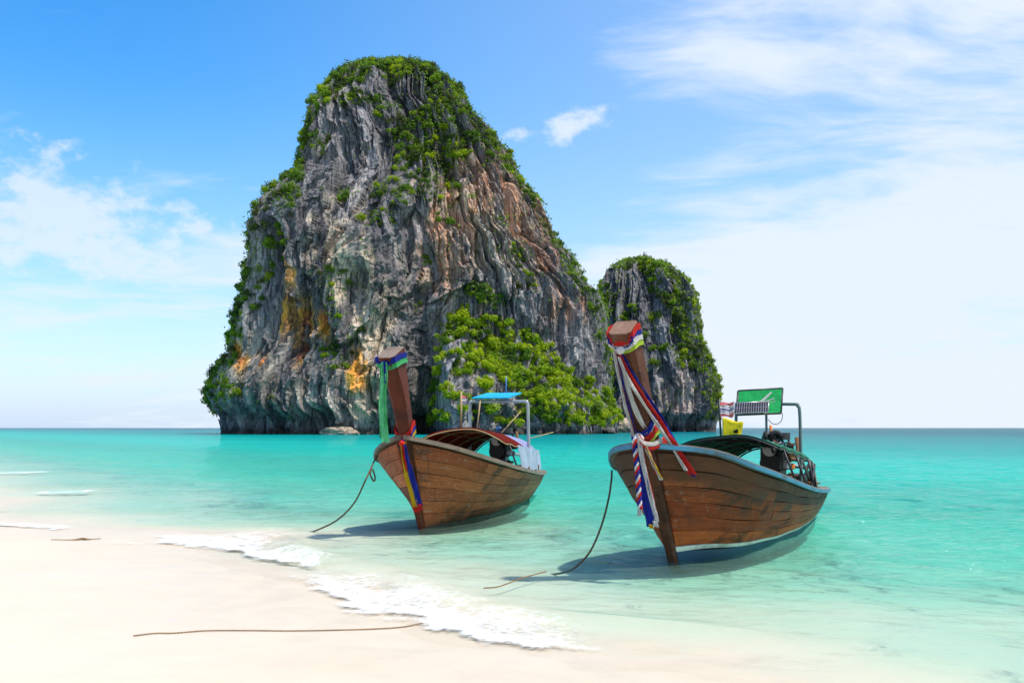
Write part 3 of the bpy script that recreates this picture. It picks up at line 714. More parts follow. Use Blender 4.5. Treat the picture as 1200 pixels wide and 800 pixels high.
def pick(R, mask, n, mind, zmin=5.0):
    """surface points drawn from the front of a rock where mask(U, V) says plants grow"""
    Xp, Yp, Zp, U, V, nc = R; U, V = U[:, :nc], V[:, :nc]
    P = np.stack([Xp[:, :nc], Yp[:, :nc], Zp[:, :nc]], -1)
    w = mask(U, V) * (P[..., 2] > zmin)
    area = np.ones_like(w); w = (w * area).ravel(); w = w / w.sum()
    idx = RNG.choice(w.size, size=min(n * 14, int((w > 0).sum())), replace=False, p=w); P = P.reshape(-1, 3); out = []
    for i in idx:
        p = P[i]
        if out and np.min(np.abs(np.array(out)[:, 0] - p[0]) + np.abs(np.array(out)[:, 2] - p[2])) < mind: continue
        out.append(p)
        if len(out) >= n: break
    return out
def multi(lst):
    def f(U, V):
        w = 0
        for i, (u, v, ru, rv, k) in enumerate(lst): w = np.maximum(w, k * (blob(U, V, u, v, ru, rv, 60 + i, .6) > .12))
        return w
    return f
uLm = lambda V: crv(L_MAIN, V, 0); uRm = lambda V: crv(R_MAIN, V, 0)
def m_top(U, V):
    n = fbm(U / 14, V / 14, octv=3, seed=301)
    return ((V < 84 + 34 * n) & (n > .36)) * 1.0 + (V < 96 + .16 * np.clip(U - 440, 0, 200)) * (n > .56) + (U > 475) * (U < 545) * (V < 190) * (n > .56) * .7
def m_left(U, V):
    n = fbm(U / 12, V / 18, octv=3, seed=305)
    w = np.interp(V, [90, 130, 180, 225, 270, 310, 345, 420, 455, 480], [14, 22, 22, 32, 58, 54, 34, 20, 26, 12])
    return (U - uLm(V) < w * (.45 + 1.2 * n)) * 1.0
def m_right(U, V):
    n = fbm(U / 12, V / 18, octv=3, seed=309)
    w = np.interp(V, [90, 130, 190, 240, 290, 330, 380, 440], [40, 46, 30, 14, 18, 26, 18, 10])
    return (uRm(V) - U < w * (.3 + 1.3 * n)) * 1.0
m_face = multi([(402, 228, 16, 7, 1), (462, 224, 26, 10, 1), (448, 256, 20, 10, 1), (478, 185, 14, 22, 1), (500, 200, 16, 34, 1), (512, 150, 16, 24, 1), (470, 150, 12, 16, .8), (524, 215, 14, 12, .8), (386, 172, 6, 12, 1),
                (404, 328, 18, 12, 1), (402, 358, 9, 20, 1), (396, 412, 16, 18, 1), (430, 385, 10, 9, .7), (490, 350, 9, 12, .8), (606, 300, 12, 14, .8), (588, 262, 8, 10, .6), (500, 318, 7, 16, .6), (470, 240, 8, 10, .8), (620, 330, 10, 12, .6), (330, 470, 12, 8, .8), (272, 462, 14, 10, .9),
                (440, 300, 5, 12, .5), (520, 250, 8, 14, .7), (535, 180, 14, 16, 1), (560, 175, 14, 16, .9), (455, 128, 14, 10, .7), (420, 120, 16, 8, .8), (545, 235, 8, 12, .5), (575, 300, 6, 10, .5)])
def m_apron(U, V):
    dv = V - np.interp(U, AP_U, AP_V); n = fbm(U / 10, V / 10, octv=3, seed=341)
    return (apron(U, V) > .04) * (V < 502) * np.where(dv < 54 + 60 * (n - .5) + np.clip(U - 540, 0, 90) * 1.1, 1.0, .14 * (n > .5))
for p in pick(RA, m_apron, 300, 1.75, 2.2):
    b = random.random(); plant('broadleaf_tree', p, random.uniform(1.2, 2.9), 'bright' if b < .78 else 'mid', 'KIND tree on the low sunny slope of the big island', 'tree', 'trees on the sunny slope')
for p in pick(RA, m_top, 210, 1.6):
    plant('summit_tree', p, random.uniform(1.0, 2.2), random.choice(('dark', 'mid', 'mid', 'dark', 'bright')), 'KIND tree on the summit of the big limestone island', 'tree', 'trees on the summit', .9)
for p in pick(RA, m_left, 290, 1.5):
    plant('cliff_edge_tree', p, random.uniform(1.0, 2.4), random.choice(('dark', 'mid', 'mid', 'bright')), 'KIND tree on the flank of the big island away from the smaller one', 'tree', 'trees on the outer shoulder')
for p in pick(RA, m_right, 210, 1.5):
    plant('ridge_tree', p, random.uniform(.9, 2.0), random.choice(('dark', 'mid', 'mid', 'bright')), 'KIND tree on the ridge that falls towards the smaller island', 'tree', 'trees on the falling ridge')
for p in pick(RA, m_face, 210, 1.3):
    plant('cliff_bush', p, random.uniform(.8, 1.9), random.choice(('mid', 'bright', 'mid', 'dark')), 'KIND bush growing from a ledge on the sheer cliff of the big island', 'bush', 'bushes on the cliff ledges')
def near(R, u, v):
    Xp, Yp, Zp, U, V, nc = R; i = np.argmin((U[:, :nc] - u) ** 2 + (V[:, :nc] - v) ** 2); r, c = divmod(i, nc); return (Xp[r, c], Yp[r, c], Zp[r, c])
q = near(RA, 565, 356); plant('round_tree', (q[0], q[1] - 2, q[2]), 5.4, 'mid', 'large round solitary tree rising above the sunny slope against the cliff', 'tree', None, 1.15)
def m_isl(U, V):
    n = fbm(U / 12, V / 12, octv=3, seed=321); w = crv(R_ISL, V, 0) - U
    return (((V < 304 + 30 * n) & (n > .42)) | (w < np.interp(V, [300, 350, 400, 450, 500], [50, 26, 30, 30, 16]) * (.1 + 1.3 * n)) | ((n > .60) & (V < 430))) * 1.0 * (V < 494)
for p in pick(RB, m_isl, 240, 2.4):
    plant('island_tree', p, random.uniform(1.3, 2.8), random.choice(('mid', 'dark', 'bright', 'mid')), 'KIND tree growing on the smaller limestone island', 'tree', 'trees on the smaller island')

def cover(name, R, mask, n, size, mat, label, seed):
    """creepers and scrub too small to count: one mesh of leaf tufts"""
    rg = np.random.default_rng(seed)
    Xp, Yp, Zp, U, V, nc = R; P = np.stack([Xp[:, :nc], Yp[:, :nc], Zp[:, :nc]], -1).reshape(-1, 3)
    w = (mask(U[:, :nc], V[:, :nc]) * (Zp[:, :nc] > 4.5)).ravel(); w = w / w.sum()
    c = P[rg.choice(w.size, n, p=w)] + rg.normal(size=(n, 3)) * np.array([.6, .5, .6]) + np.array([0, -.5, .3])
    nr = rg.normal(size=(n, 3)) + np.array([0, -.8, 1.0]); nr /= np.linalg.norm(nr, axis=1)[:, None]
    t1 = np.cross(nr, rg.normal(size=(n, 3))); t1 /= np.linalg.norm(t1, axis=1)[:, None]; t2 = np.cross(nr, t1); s = size * rg.uniform(.5, 1.5, (n, 1))
    v = np.stack([c - t1 * s, c + t2 * s * .6, c + t1 * s, c - t2 * s * .6], 1).reshape(-1, 3)
    o = np_mesh(name, v, np.arange(n * 4).reshape(-1, 4), mat, attrs={'leafvar': ('FLOAT', np.repeat(rg.random(n), 4))}, smooth=False)
    tag(o, label, 'scrub', kind='stuff')
def m_scrub(U, V):
    n = fbm(U / 5, V / 7, octv=4, seed=333)
    base_ = np.maximum.reduce([m_top(U, V) * .9, m_left(U + 4, V), m_right(U, V), m_face(U, V) * 1.2, .9 * m_apron(U, V)])
    return np.maximum(base_ * (n > .40), .5 * (n > .66) * sstep(430, 200, V) * sstep(420, 500, U)) + .12 * (n > .68)
cover('cliff_scrub', RA, m_scrub, 26000, .33, M['leaf_mid'], 'low scrub and creepers over the big island', 1)
cover('cliff_scrub', RB, lambda U, V: np.maximum(m_isl(U, V), .25 * (fbm(U / 5, V / 7, octv=4, seed=335) > .58)), 9000, .45, M['leaf_mid'], 'low scrub and creepers over the smaller island', 2)

# ------------------------------------------------------------------ long-tail boats
def hermite(xs, ys, x):
    xs = np.array(xs, float); ys = np.array(ys, float); d = np.gradient(ys, xs); x = np.asarray(x, float)
    i = np.clip(np.searchsorted(xs, x) - 1, 0, len(xs) - 2); h = xs[i + 1] - xs[i]; t = (x - xs[i]) / h
    return (2*t**3 - 3*t**2 + 1) * ys[i] + (t**3 - 2*t**2 + t) * h * d[i] + (-2*t**3 + 3*t**2) * ys[i + 1] + (t**3 - t**2) * h * d[i + 1]
SK = [0, .06, .15, .3, .5, .75, 1.]
class Boat:
    """boat frame: a = metres aft of the stem foot, b = metres to the side that shows, z = height over water"""
    def __init__(s, foot, th, a0, L, b, z, w, wl, front, back, pw):
        s.foot, s.th, s.a0, s.L, s.b, s.z, s.w, s.wl, s.front, s.back, s.pw = foot, radians(th), a0, L, b, z, w, wl, front, back, pw
        s.A = (sin(s.th), cos(s.th)); s.R = (cos(s.th), -sin(s.th)); s.rz = pi / 2 - s.th
    def P(s, a, b, z): return Vector((a, -b, z))
    def at(s, u, v, y):
        """boat-frame point seen at photo pixel u, v at depth y"""
        x = (u - 600) / F_PX * y; z = EYE + (HOR - v) / F_PX * y; dx_, dy_ = x - s.foot[0], y - s.foot[1]
        return Vector((dx_ * s.A[0] + dy_ * s.A[1], -(dx_ * s.R[0] + dy_ * s.R[1]), z))
    def G(s, t): return np.array([s.a0 + (s.L - s.a0) * t, float(hermite(SK, s.b, t)), float(hermite(SK, s.z, t))])
    def Wl(s, t): return np.array([s.wl * t, float(hermite(np.linspace(0, 1, 5), s.w, t)), 0.0])
    def hull(s, t, q, off=0.0, side=1):
        g, w = s.G(t), s.Wl(t)
        f = min(1, t * 7)
        if q <= 1:
            p = g * (1 - q) + w * q; p[1] += f * .20 * q * (1 - q) * (1 - .3 * t) + (1 - f) * 0
            p[1] = max(p[1], .045)
        else:
            k = np.array([w[0] + .05, .05 + .25 * w[1] * f, -.08 - .27 * min(1, t * 4) * (1 - .25 * t)]); r = q - 1; p = w * (1 - r) + k * r; p[1] += .25 * r * (1 - r) * f
        n = np.array([-.25 * max(0, 1 - t * 4), 1, -.35]); n /= np.linalg.norm(n); p = p + n * off
        return s.P(p[0], side * p[1], p[2])
    def post_f(s, z): return float(np.interp(z, [p[1] for p in s.front], [p[0] for p in s.front]))
    def post_b(s, z): return float(np.interp(z, [p[1] for p in s.back], [p[0] for p in s.back]))

BR = Boat((1.887, 11.675), 28.6, -.96, 7.51, (.05, .53, .868, .962, .882, .646, .303), (1.416, 1.349, 1.151, .949, .745, .587, .482), (.035, .463, .497, .402, .202), 6.69,
          [(0.0, -.06), (-.30, .45), (-.68, 1.0), (-.99, 1.45), (-1.15, 1.80), (-1.38, 2.15), (-1.67, 2.55)], [(.20, -.06), (-.08, .45), (-.42, 1.0), (-.70, 1.47), (-.90, 1.80), (-1.12, 2.20), (-1.43, 2.71)], (.055, .10, .125))
BL = Boat((-1.429, 15.671), 13.2, -.90, 7.78, (.077, .503, .901, 1.045, .974, .743, .424), (1.455, 1.328, 1.135, .946, .792, .646, .573), (.035, .26, .39, .32, .235), 6.89,
          [(0.0, -.06), (-.28, .45), (-.62, 1.0), (-.86, 1.48), (-1.00, 1.80), (-1.20, 2.12), (-1.66, 2.58)], [(.20, -.06), (-.06, .45), (-.38, 1.0), (-.58, 1.50), (-.74, 1.80), (-.90, 2.12), (-1.14, 2.78)], (.05, .095, .13))

def make_boat(B, label, wood_h, wood_post, rail_mat, painted, strakes):
    root = empty('longtail_boat', (*B.foot, 0), B.rz); tag(root, label, 'boat')
    ts = np.concatenate([np.linspace(0, .2, 14), np.linspace(.2, 1, 30)[1:]])
    # inner shell
    shell = MB(); rings = []
    qs = [.03, .25, .5, .75, 1.0, 1.3, 1.6, 2.0]
    for t in ts:
        r = [B.hull(t, q, -.02, 1) for q in qs] + [B.hull(t, q, -.02, -1) for q in qs[::-1]]; rings.append(r)
    shell.sweep(rings, closed_ring=False, cap=False)
    n = len(rings[0]); shell._add(rings[-1], [tuple(range(n))])
    hull = shell.build('hull', M['hull_dark'], root, True, angle=40)
    # strakes: each plank a piece of its own, butted with staggered joints
    edges = np.linspace(.05, .835 if painted else .97, strakes + 1)
    rg = random.Random(int(B.L * 100))
    def plank(q0, q1, t0, t1, side, mat, nm, parent, th=.02, n_=None):
        k = n_ or max(5, int((t1 - t0) * 34)); rr = []; uv = []
        gap = .0032 / max(.25, B.G((t0 + t1) / 2)[2])
        for i in range(k + 1):
            t = t0 + (t1 - t0) * i / k; wob = .006 * sin(t * 31 + q0 * 40)
            ring = [B.hull(t, q0 + gap + wob, -.012, side), B.hull(t, q0 + gap + wob, th * .8, side), B.hull(t, (q0 + q1) / 2, th, side), B.hull(t, q1 - gap + wob, th * .8, side), B.hull(t, q1 - gap + wob, -.012, side)]
            rr.append(ring); L_ = t * (B.L - B.a0); uv += [(L_, q0), (L_, q0), (L_, (q0 + q1) / 2), (L_, q1), (L_, q1)]
        return MB().sweep(rr, True, True, uv).build(nm, mat, parent, True, angle=35)
    for side in (1, -1):
        for j in range(strakes):
            cuts = [.007]; x = rg.uniform(.16, .42)
            while x < .88: cuts.append(x); x += rg.uniform(.25, .42)
            cuts.append(.998)
            for c0, c1 in zip(cuts[:-1], cuts[1:]):
                plank(edges[j], edges[j + 1], c0 + .0007, c1 - .0007, side, wood_h, 'plank', hull, .02 + rg.uniform(-.004, .004))
        if painted:
            plank(.835, .885, .007, .998, side, M['paint_white'], 'boot_stripe', hull, .019, 30); plank(.885, 1.9, .007, .998, side, M['paint_blue'], 'bottom_paint', hull, .019, 30)
        else:
            plank(.97, 1.9, .007, .998, side, M['wood_grey'], 'bottom_paint', hull, .016, 30)
        # rails
        rb = MB(); cap = MB(); r1 = []; r2 = []; uv = []; uv2 = []
        for t in np.linspace(.0, 1.0, 46):
            g = B.G(t); b = max(g[1], .05); L_ = t * 8.5
            r1.append([B.P(g[0], side * (b + .028), g[2] - .040), B.P(g[0], side * (b + .052), g[2] - .034), B.P(g[0], side * (b + .052), g[2] + .012), B.P(g[0], side * (b + .03), g[2] + .018)]); uv += [(L_, 0), (L_, .03), (L_, .08), (L_, .1)]
            i = max(b - .13, .012)
            r2.append([B.P(g[0], side * (b + .029), g[2] - .03), B.P(g[0], side * (b + .029), g[2] + .032), B.P(g[0], side * i, g[2] + .042), B.P(g[0], side * i, g[2] - .03)]); uv2 += [(L_, 0), (L_, .06), (L_, .2), (L_, .25)]
        MB_r = rb.sweep(r1, True, True, uv); MB_r.build('rub_rail', rail_mat, root, True, angle=40)
        cap.sweep(r2, True, True, uv2).build('gunwale', M['wood_grey'], root, True, angle=40)
    # stem and prow timber
    pr = MB(); rings = []; uv = []
    for i, ((fa, fz), (ba, bz)) in enumerate(zip(B.front, B.back)):
        f = i / (len(B.front) - 1); w = float(np.interp(f, [0, .5, 1], B.pw)); c = .02
        da, dz = (ba - fa), (bz - fz); ln = math.hypot(da, dz); ua, uz = da / ln, dz / ln
        rings.append([B.P(fa, -w * .62, fz), B.P(fa, w * .62, fz), B.P(fa + ua * ln * .16, w, fz + uz * ln * .16), B.P(ba - ua * c, w, bz - uz * c), B.P(ba, w - c, bz), B.P(ba, -w + c, bz), B.P(ba - ua * c, -w, bz - uz * c), B.P(fa + ua * ln * .16, -w, fz + uz * ln * .16)])
        uv += [(fz, .3 * k) for k in range(8)]
    prow = pr.sweep(rings, True, True, uv).build('prow', wood_post, root, True, angle=30)
    rl = rings[-1]; cen = sum(rl, Vector()) / 8; up = (rings[-1][0] - rings[-2][0]).normalized()
    MB().sweep([[cen + (p - cen) * .985 + up * .002 for p in rl], [cen + (p - cen) * .95 + up * .012 for p in rl]], True, True, [(p.x * .2, p.y * 3) for p in rl] * 2).build('prow_end', M['wood_end_dark' if painted else 'wood_end'], prow)
    # foredeck, floor and thwarts
    dk = []
    for k in range(7):
        t0, t1 = .012 + k * .021, .012 + (k + 1) * .021 - .0012
        g0, g1 = B.G(t0), B.G(t1); d = MB()
        d.sweep([[B.P(g[0], -max(g[1] - .1, .02), g[2] - .05), B.P(g[0], max(g[1] - .1, .02), g[2] - .05), B.P(g[0], max(g[1] - .1, .02), g[2] - .02), B.P(g[0], -max(g[1] - .1, .02), g[2] - .02)] for g in (g0, g1)])
        d.build('deck_plank', M['wood_grey'], root)
    fl = MB(); fl.sweep([[B.P(B.Wl(t)[0], -B.Wl(t)[1] * .9 - .1, .14), B.P(B.Wl(t)[0], B.Wl(t)[1] * .9 + .1, .14), B.P(B.Wl(t)[0], B.Wl(t)[1] * .9 + .1, .17), B.P(B.Wl(t)[0], -B.Wl(t)[1] * .9 - .1, .17)] for t in np.linspace(.1, .98, 16)]); fl.build('floor', M['wood_dark'], root)
    for t in (.3, .42, .54, .66):
        g = B.G(t); MB().box(B.P(g[0], 0, g[2] - .2), (.24, 2 * g[1] - .28, .035)).build('thwart', M['wood_grey'], root)
    # stern platform closing the hull
    g0, g1 = B.G(.93), B.G(1.0); st = MB()
    st.sweep([[B.P(g[0] + e, -b_, g[2] - .03), B.P(g[0] + e, b_, g[2] - .03), B.P(g[0] + e, b_, g[2] + .045), B.P(g[0] + e, -b_, g[2] + .045)] for g, e, b_ in ((g0, 0, g0[1] - .1), (g1, 0, g1[1]), (g1, .06, g1[1] * .8), (g1, .10, g1[1] * .4))])
    st.build('stern_deck', M['wood_grey'], root)
    return root
boatR = make_boat(BR, 'wooden long-tail boat with an orange brown hull, pale blue rail and green awning', M['wood_orange'], M['wood_dark'], M['rail_blue'], True, 6)
boatL = make_boat(BL, 'wooden long-tail boat with a plain brown hull, red lined awning and blue roof panel', M['wood_brown'], M['wood_red'], M['wood_grey'], False, 6)

def canopy(B, root, a0, a1, hb, side0, side1, crown0, crown1, top, lining, rail, split=None):
    """low arched awning on bent ribs; top sheet and lining are separate skins"""
    def pt(t, k, dz=0):
        b0, b1 = hb; hbv = b0 + (b1 - b0) * t; zs = side0 + (side1 - side0) * t; zc = crown0 + (crown1 - crown0) * t
        return B.P(a0 + (a1 - a0) * t, hbv * k, zs + (zc - zs) * (1 - abs(k) ** 2.2) + dz + .012 * sin(t * 23 + k * 5))
    ks = np.linspace(-1, 1, 17)
    def sheet(t0, t1, dz, nm, mat):
        n_ = 12; rings = []
        for i in range(n_ + 1):
            t = t0 + (t1 - t0) * i / n_
            rings.append([pt(t, k, dz) for k in ks] + [pt(t, k, dz - .008) for k in ks[::-1]])
        MB().sweep(rings).build(nm, mat, root, True, angle=50)
    for (t0, t1, mt) in (split or [(0, 1, top)]): sheet(t0, t1, .024, 'awning_sheet', mt)
    sheet(0.005, .97, .008, 'awning_lining', lining)
    for i in range(6):
        t = i / 5; MB().tube([pt(t, k, -.012) for k in ks], .014, 6).build('awning_rib', M[rail], root, True)
    for k in (-1, -.5, 0, .5, 1): MB().tube([pt(t, k, -.012) for t in np.linspace(0, 1, 9)], .012, 6).build('awning_batten', M[rail], root, True)
    for t in (.08, .5, .95):
        for k in (-1, 1):
            p = pt(t, k); g = B.G(np.clip((a0 + (a1 - a0) * t - B.a0) / (B.L - B.a0), 0, 1))
            MB().tube([p, B.P(g[0], k * (g[1] - .07), g[2] + .02)], .016, 6).build('awning_post', M['iron'], root, True)
canopy(BR, boatR, 2.3, 4.65, (.70, .58), 1.33, 1.10, 1.48, 1.29, M['c_canvas_green'], M['c_canvas_green'], 'iron')
canopy(BL, boatL, 2.3, 5.65, (.82, .66), 1.33, 1.10, 1.58, 1.40, M['c_canvas_red'], M['c_canvas_red'], 'bamboo', [(0, .60, M['c_canvas_red']), (.60, 1, M['c_canvas_lilac'])])

def engine(B, root, a, z0, accent):
    """car engine on a pivot with its long shaft lying inboard"""
    eng = MB(); eng.box(B.P(a, 0, z0 + .26), (.56, .34, .36), bev=.03); eng.box(B.P(a + .02, 0, z0 + .04), (.44, .26, .14), bev=.02)
    blk = eng.build('engine_block', M['iron'], root)
    MB().box(B.P(a, -.02, z0 + .49), (.50, .16, .10), bev=.03).build('valve_cover', M['aluminium'], blk)
    MB().tube([B.P(a + .05, .1, z0 + .57), B.P(a + .05, .1, z0 + .68)], .13, 14).build('air_filter', M['iron'], blk, True, angle=40)
    for k in range(4): MB().tube([B.P(a - .2 + k * .13, .17, z0 + .40), B.P(a - .2 + k * .13, .25, z0 + .37), B.P(a - .16 + k * .11, .27, z0 + .28)], .024, 7).build('exhaust_header', M['rust'], blk, True)
    MB().tube([B.P(a - .25, .27, z0 + .27), B.P(a + .3, .27, z0 + .26), B.P(a + .5, .25, z0 + .42), B.P(a + .55, .22, z0 + .60)], .034, 8).build('exhaust_pipe', M['rust'], blk, True)
    MB().tube([B.P(a - .34, 0, z0 + .2), B.P(a - .29, 0, z0 + .2)], .16, 16).build('flywheel', M['iron'], blk, True, angle=40)
    MB().tube([B.P(a - .36, 0, z0 + .42), B.P(a - .33, 0, z0 + .42)], .11, 14).build('pulley', M['aluminium'], blk, True, angle=40)
    MB().box(B.P(a - .12, .21, z0 + .17), (.18, .11, .13), bev=.02).build('alternator', M['aluminium'], blk)
    MB().box(B.P(a + .16, .22, z0 + .14), (.13, .10, .10), bev=.02).build('starter_motor', M[accent], blk)
    MB().box(B.P(a + .28, -.1, z0 + .63), (.12, .1, .14), bev=.02).build('header_tank', M[accent], blk)
    rg = random.Random(int(a * 77))
    for k in range(9):
        p = [B.P(a + rg.uniform(-.35, .45), rg.uniform(-.2, .28), z0 + rg.uniform(.12, .66)) for _ in range(4)]
        MB().tube(smooth_path([tuple(x) for x in p], 14), rg.choice((.010, .013, .018)), 6).build('hose', M[rg.choice(('rubber', 'rubber', 'iron', 'rust'))], blk, True)
    MB().tube([B.P(a + .28, 0, z0 + .2), B.P(B.L - .1, -.06, z0 + .02)], .034, 10).build('drive_shaft', M['steel'], root, True)
    MB().tube([B.P(a - .3, .05, z0 + .35), B.P(a - .75, .12, z0 + .50), B.P(a - 1.1, .15, z0 + .52)], .02, 8).build('tiller', M['iron'], root, True)
    piv = MB(); piv.tube([B.P(a, 0, z0 - .02), B.P(a, 0, .16)], .05, 10); piv.box(B.P(a, 0, z0 - .04), (.5, .46, .05)); piv.build('engine_mount', M['rust'], root)
engine(BR, boatR, 4.85, .84, 'orange'); engine(BL, boatL, 5.2, .92, 'engine_blue')

# gear on the stern of the right boat
def bars(B, root, segs, nm, mat, r=.016):
    for s_ in segs: MB().tube([B.P(*p) for p in s_], r, 7).build(nm, mat, root, True)
bars(BR, boatR, [[(5.55, .42, .62), (5.55, .40, 1.06)], [(5.95, .42, .58), (5.9, .36, 1.02)], [(5.55, .40, 1.06), (5.9, .36, 1.02)], [(5.55, -.3, .62), (5.55, -.3, 1.06)], [(5.55, -.3, 1.06), (5.55, .40, 1.06)],
                 [(5.3, .48, .64), (6.1, .36, .98)], [(6.3, .35, .55), (6.25, .28, .92)], [(6.25, .28, .92), (6.25, -.25, .92)], [(6.1, .36, .98), (7.2, .12, .72)], [(6.6, .3, .55), (6.55, .2, .8)]], 'gear_bar', M['iron'], .019)
bars(BR, boatR, [[(5.2, .45, .72), (7.3, .2, .60)], [(5.7, .30, .95), (7.35, .05, .66)], [(5.4, .1, .85), (6.9, .25, .62)], [(6.0, .42, .58), (7.3, .10, .86)]], 'spare_pole', M['rust'], .017)
for p, r in (((6.35, .22, .84), .13), ((6.75, .1, .72), .11)):
    MB().tube([BR.P(p[0] + r * cos(k / 12 * 2 * pi), p[1] + .02 * sin(k), p[2] + r * sin(k / 12 * 2 * pi)) for k in range(13)], .022, 6).build('hose_coil', M['rubber'], boatR, True)
MB().box(BR.P(6.0, .08, .72), (.42, .3, .2), bev=.02).build('battery_box', M['iron'], boatR)
MB().box(BR.P(6.65, .02, .62), (.3, .3, .14), bev=.02).build('fuel_can', M['rust'], boatR)

# steel hoop, sign and solar panel
hoop = MB(); hp = [(5.1, .36, .66), (5.1, .345, 1.5), (5.1, .33, 1.88), (5.1, .30, 1.95), (5.1, .22, 1.98), (5.1, -.55, 1.98), (5.1, -.66, 1.95), (5.1, -.70, 1.86), (5.1, -.70, .66)]
hoop.tube(smooth_path([BR.P(*p) for p in hp], 60), .026, 9); hoop_o = hoop.build('steel_hoop', M['steel_green'], boatR, True)
MB().tube([BR.P(5.1, .34, 1.18), BR.P(5.7, .40, .62)], .02, 8).build('hoop_stay', M['steel_green'], hoop_o, True)
yb = BR.foot[1] + 5.0 * BR.A[1] + .15
def quad_board(B, root, px, y, mat, nm, th=.02, off=0.0, dy=(0, 0, 0, 0)):
    c = [B.at(u, v, y + off + e) for (u, v), e in zip(px, dy)]; n = (c[1] - c[0]).cross(c[3] - c[0]).normalized() * th
    return MB().sweep([c, [p + n for p in c]]).build(nm, mat, root), c
sy = 16.02
board, bc_ = quad_board(BR, boatR, [(863, 486), (915, 484), (917, 455), (865, 458)], sy, M['c_banner'], 'sign_board', .012, 0, (.02, -.02, .16, .16))
for k in range(4):
    MB().tube([bc_[k], bc_[(k + 1) % 4]], .018, 7).build('sign_frame', M['iron'], board, True)
panel, pc = quad_board(BR, boatR, [(860.5, 484.5), (900, 482.5), (900.5, 470.5), (861.5, 472)], sy - .10, M['iron'], 'solar_panel', .012, 0, (0, -.015, .05, .05))
for k in range(4): MB().tube([pc[k], pc[(k + 1) % 4]], .011, 6).build('panel_frame', M['aluminium'], panel, True)
cells = simple('solar_cell', (.012, .012, .03), .25, .6, .3)
for i in range(14):
    for j in range(2):
        if i in (): continue
        f0, f1 = (i + .12) / 14, (i + .80) / 14; g0, g1 = (j + .06) / 2, (j + .94) / 2
        bl = lambda f, g: (pc[0] * (1 - f) + pc[1] * f) * (1 - g) + (pc[3] * (1 - f) + pc[2] * f) * g
        nn = (pc[1] - pc[0]).cross(pc[3] - pc[0]).normalized()
        if nn.dot(Vector((-1, 0, 0))) < 0: nn = -nn
        c4 = [bl(f0, g0), bl(f1, g0), bl(f1, g1), bl(f0, g1)]
        MB().sweep([[p + nn * .012 for p in c4], [p + nn * .016 for p in c4]]).build('solar_cell', cells, panel)
backing = simple('panel_back', (.36, .32, .33), .5); panel.data.materials[0] = backing
MB().sweep(*[[[BR.at(u, v, sy - .03) for u, v in q_] for q_ in ([(893, 469.5), (900, 463), (902, 463.5), (895, 470)], [(893.2, 469.5), (900.2, 463), (902.2, 463.5), (895.2, 470)])]]).build('sign_mark', M['c_white'], board)
for q_ in ([(890, 470.5), (903, 459), (905, 459.5), (893, 470.7)], [(894, 471), (907, 466), (908, 466.8), (896, 471.5)], [(897, 472), (909, 469.5), (909, 470.2), (898, 472.6)]):
    c4 = [BR.at(u, v, sy - .045 + (.06 if v < 464 else .02)) for u, v in q_]; MB().sweep([c4, [p + Vector((.004, 0, 0)) for p in c4]]).build('sign_mark', M['c_white'], board)
MB().tube([BR.at(898, 486, sy + .05), BR.at(898.5, 530, sy + .05)], .02, 8).build('sign_pole', M['steel_green'], board, True)
MB().tube(smooth_path([BR.at(900, 491, sy), BR.at(905, 496, sy), BR.at(911, 496.5, sy), BR.at(916, 492, sy), BR.at(917, 484, sy)], 20), .006, 5).build('sign_cable', M['rubber'], board, True)
MB().tube([BR.at(903, 498, sy), BR.at(903.5, 512, sy)], .022, 8).build('orange_bottle', M['orange'], boatR, True)
# stuff bundled on the engine
for k in range(7):
    p = BR.at(random.uniform(893, 922), random.uniform(508, 521), sy - .2); q_ = p + Vector((random.uniform(-.2, .2), random.uniform(-.25, .25), random.uniform(-.12, .12)))
    MB().tube(smooth_path([p, (p + q_) / 2 + Vector((0, 0, .07)), q_], 8), random.uniform(.02, .045), 7).build('air_hose', M[random.choice(('rubber', 'iron', 'rubber'))], boatR, True)

def flag(B, top, bot, cloth_parts, name, label, r=.013, polemat='bamboo'):
    root = empty(name, (0, 0, 0), 0); M4 = Matrix.Translation((*B.foot, 0)) @ Matrix.Rotation(B.rz, 4, 'Z')
    root.location = M4 @ Vector(bot); root.rotation_euler = (0, 0, B.rz); tag(root, label, 'flag')
    MB().tube([bot, top], r, 7).build('pole', M[polemat], root, True, origin=bot)
    for nm, quad, mat, n_ in cloth_parts:
        c = quad; rings = []
        for i in range(n_ + 1):
            f = i / n_; a_ = c[0] * (1 - f) + c[1] * f; b_ = c[3] * (1 - f) + c[2] * f; row = []
            for j in range(9):
                g = j / 8; p = a_ * (1 - g) + b_ * g + Vector((.035 * sin(f * 7.5 + g * 2.2) * f, .05 * sin(f * 6 + 1 + g) * f, .022 * sin(f * 9 + g * 5) * f)); row.append(p)
            rings.append(row + [p + Vector((.004, .002, 0)) for p in row[::-1]])
        MB().sweep(rings).build(nm, mat, root, True, origin=bot)
    return root
fy = 15.0
fr_ = flag(BR, BR.at(842.5, 468, fy), BR.at(845, 513, fy), [('cloth', [BR.at(846.5, 489, fy), BR.at(873, 496, fy), BR.at(872, 512, fy), BR.at(847, 513, fy)], M['c_yellow'], 14),
     ('emblem', [BR.at(859.5, 504, fy - .075), BR.at(865, 502.8, fy - .075), BR.at(865, 506.8, fy - .075), BR.at(860, 508, fy - .075)], M['c_black'], 3)], 'yellow_flag', 'yellow flag with a small dark emblem on a thin pole by the green awning', .014, 'iron')
st_ = [(471, 475, 'red'), (475, 478, 'white'), (478, 482, 'lilac'), (482, 484.5, 'white'), (484.5, 488, 'red')]
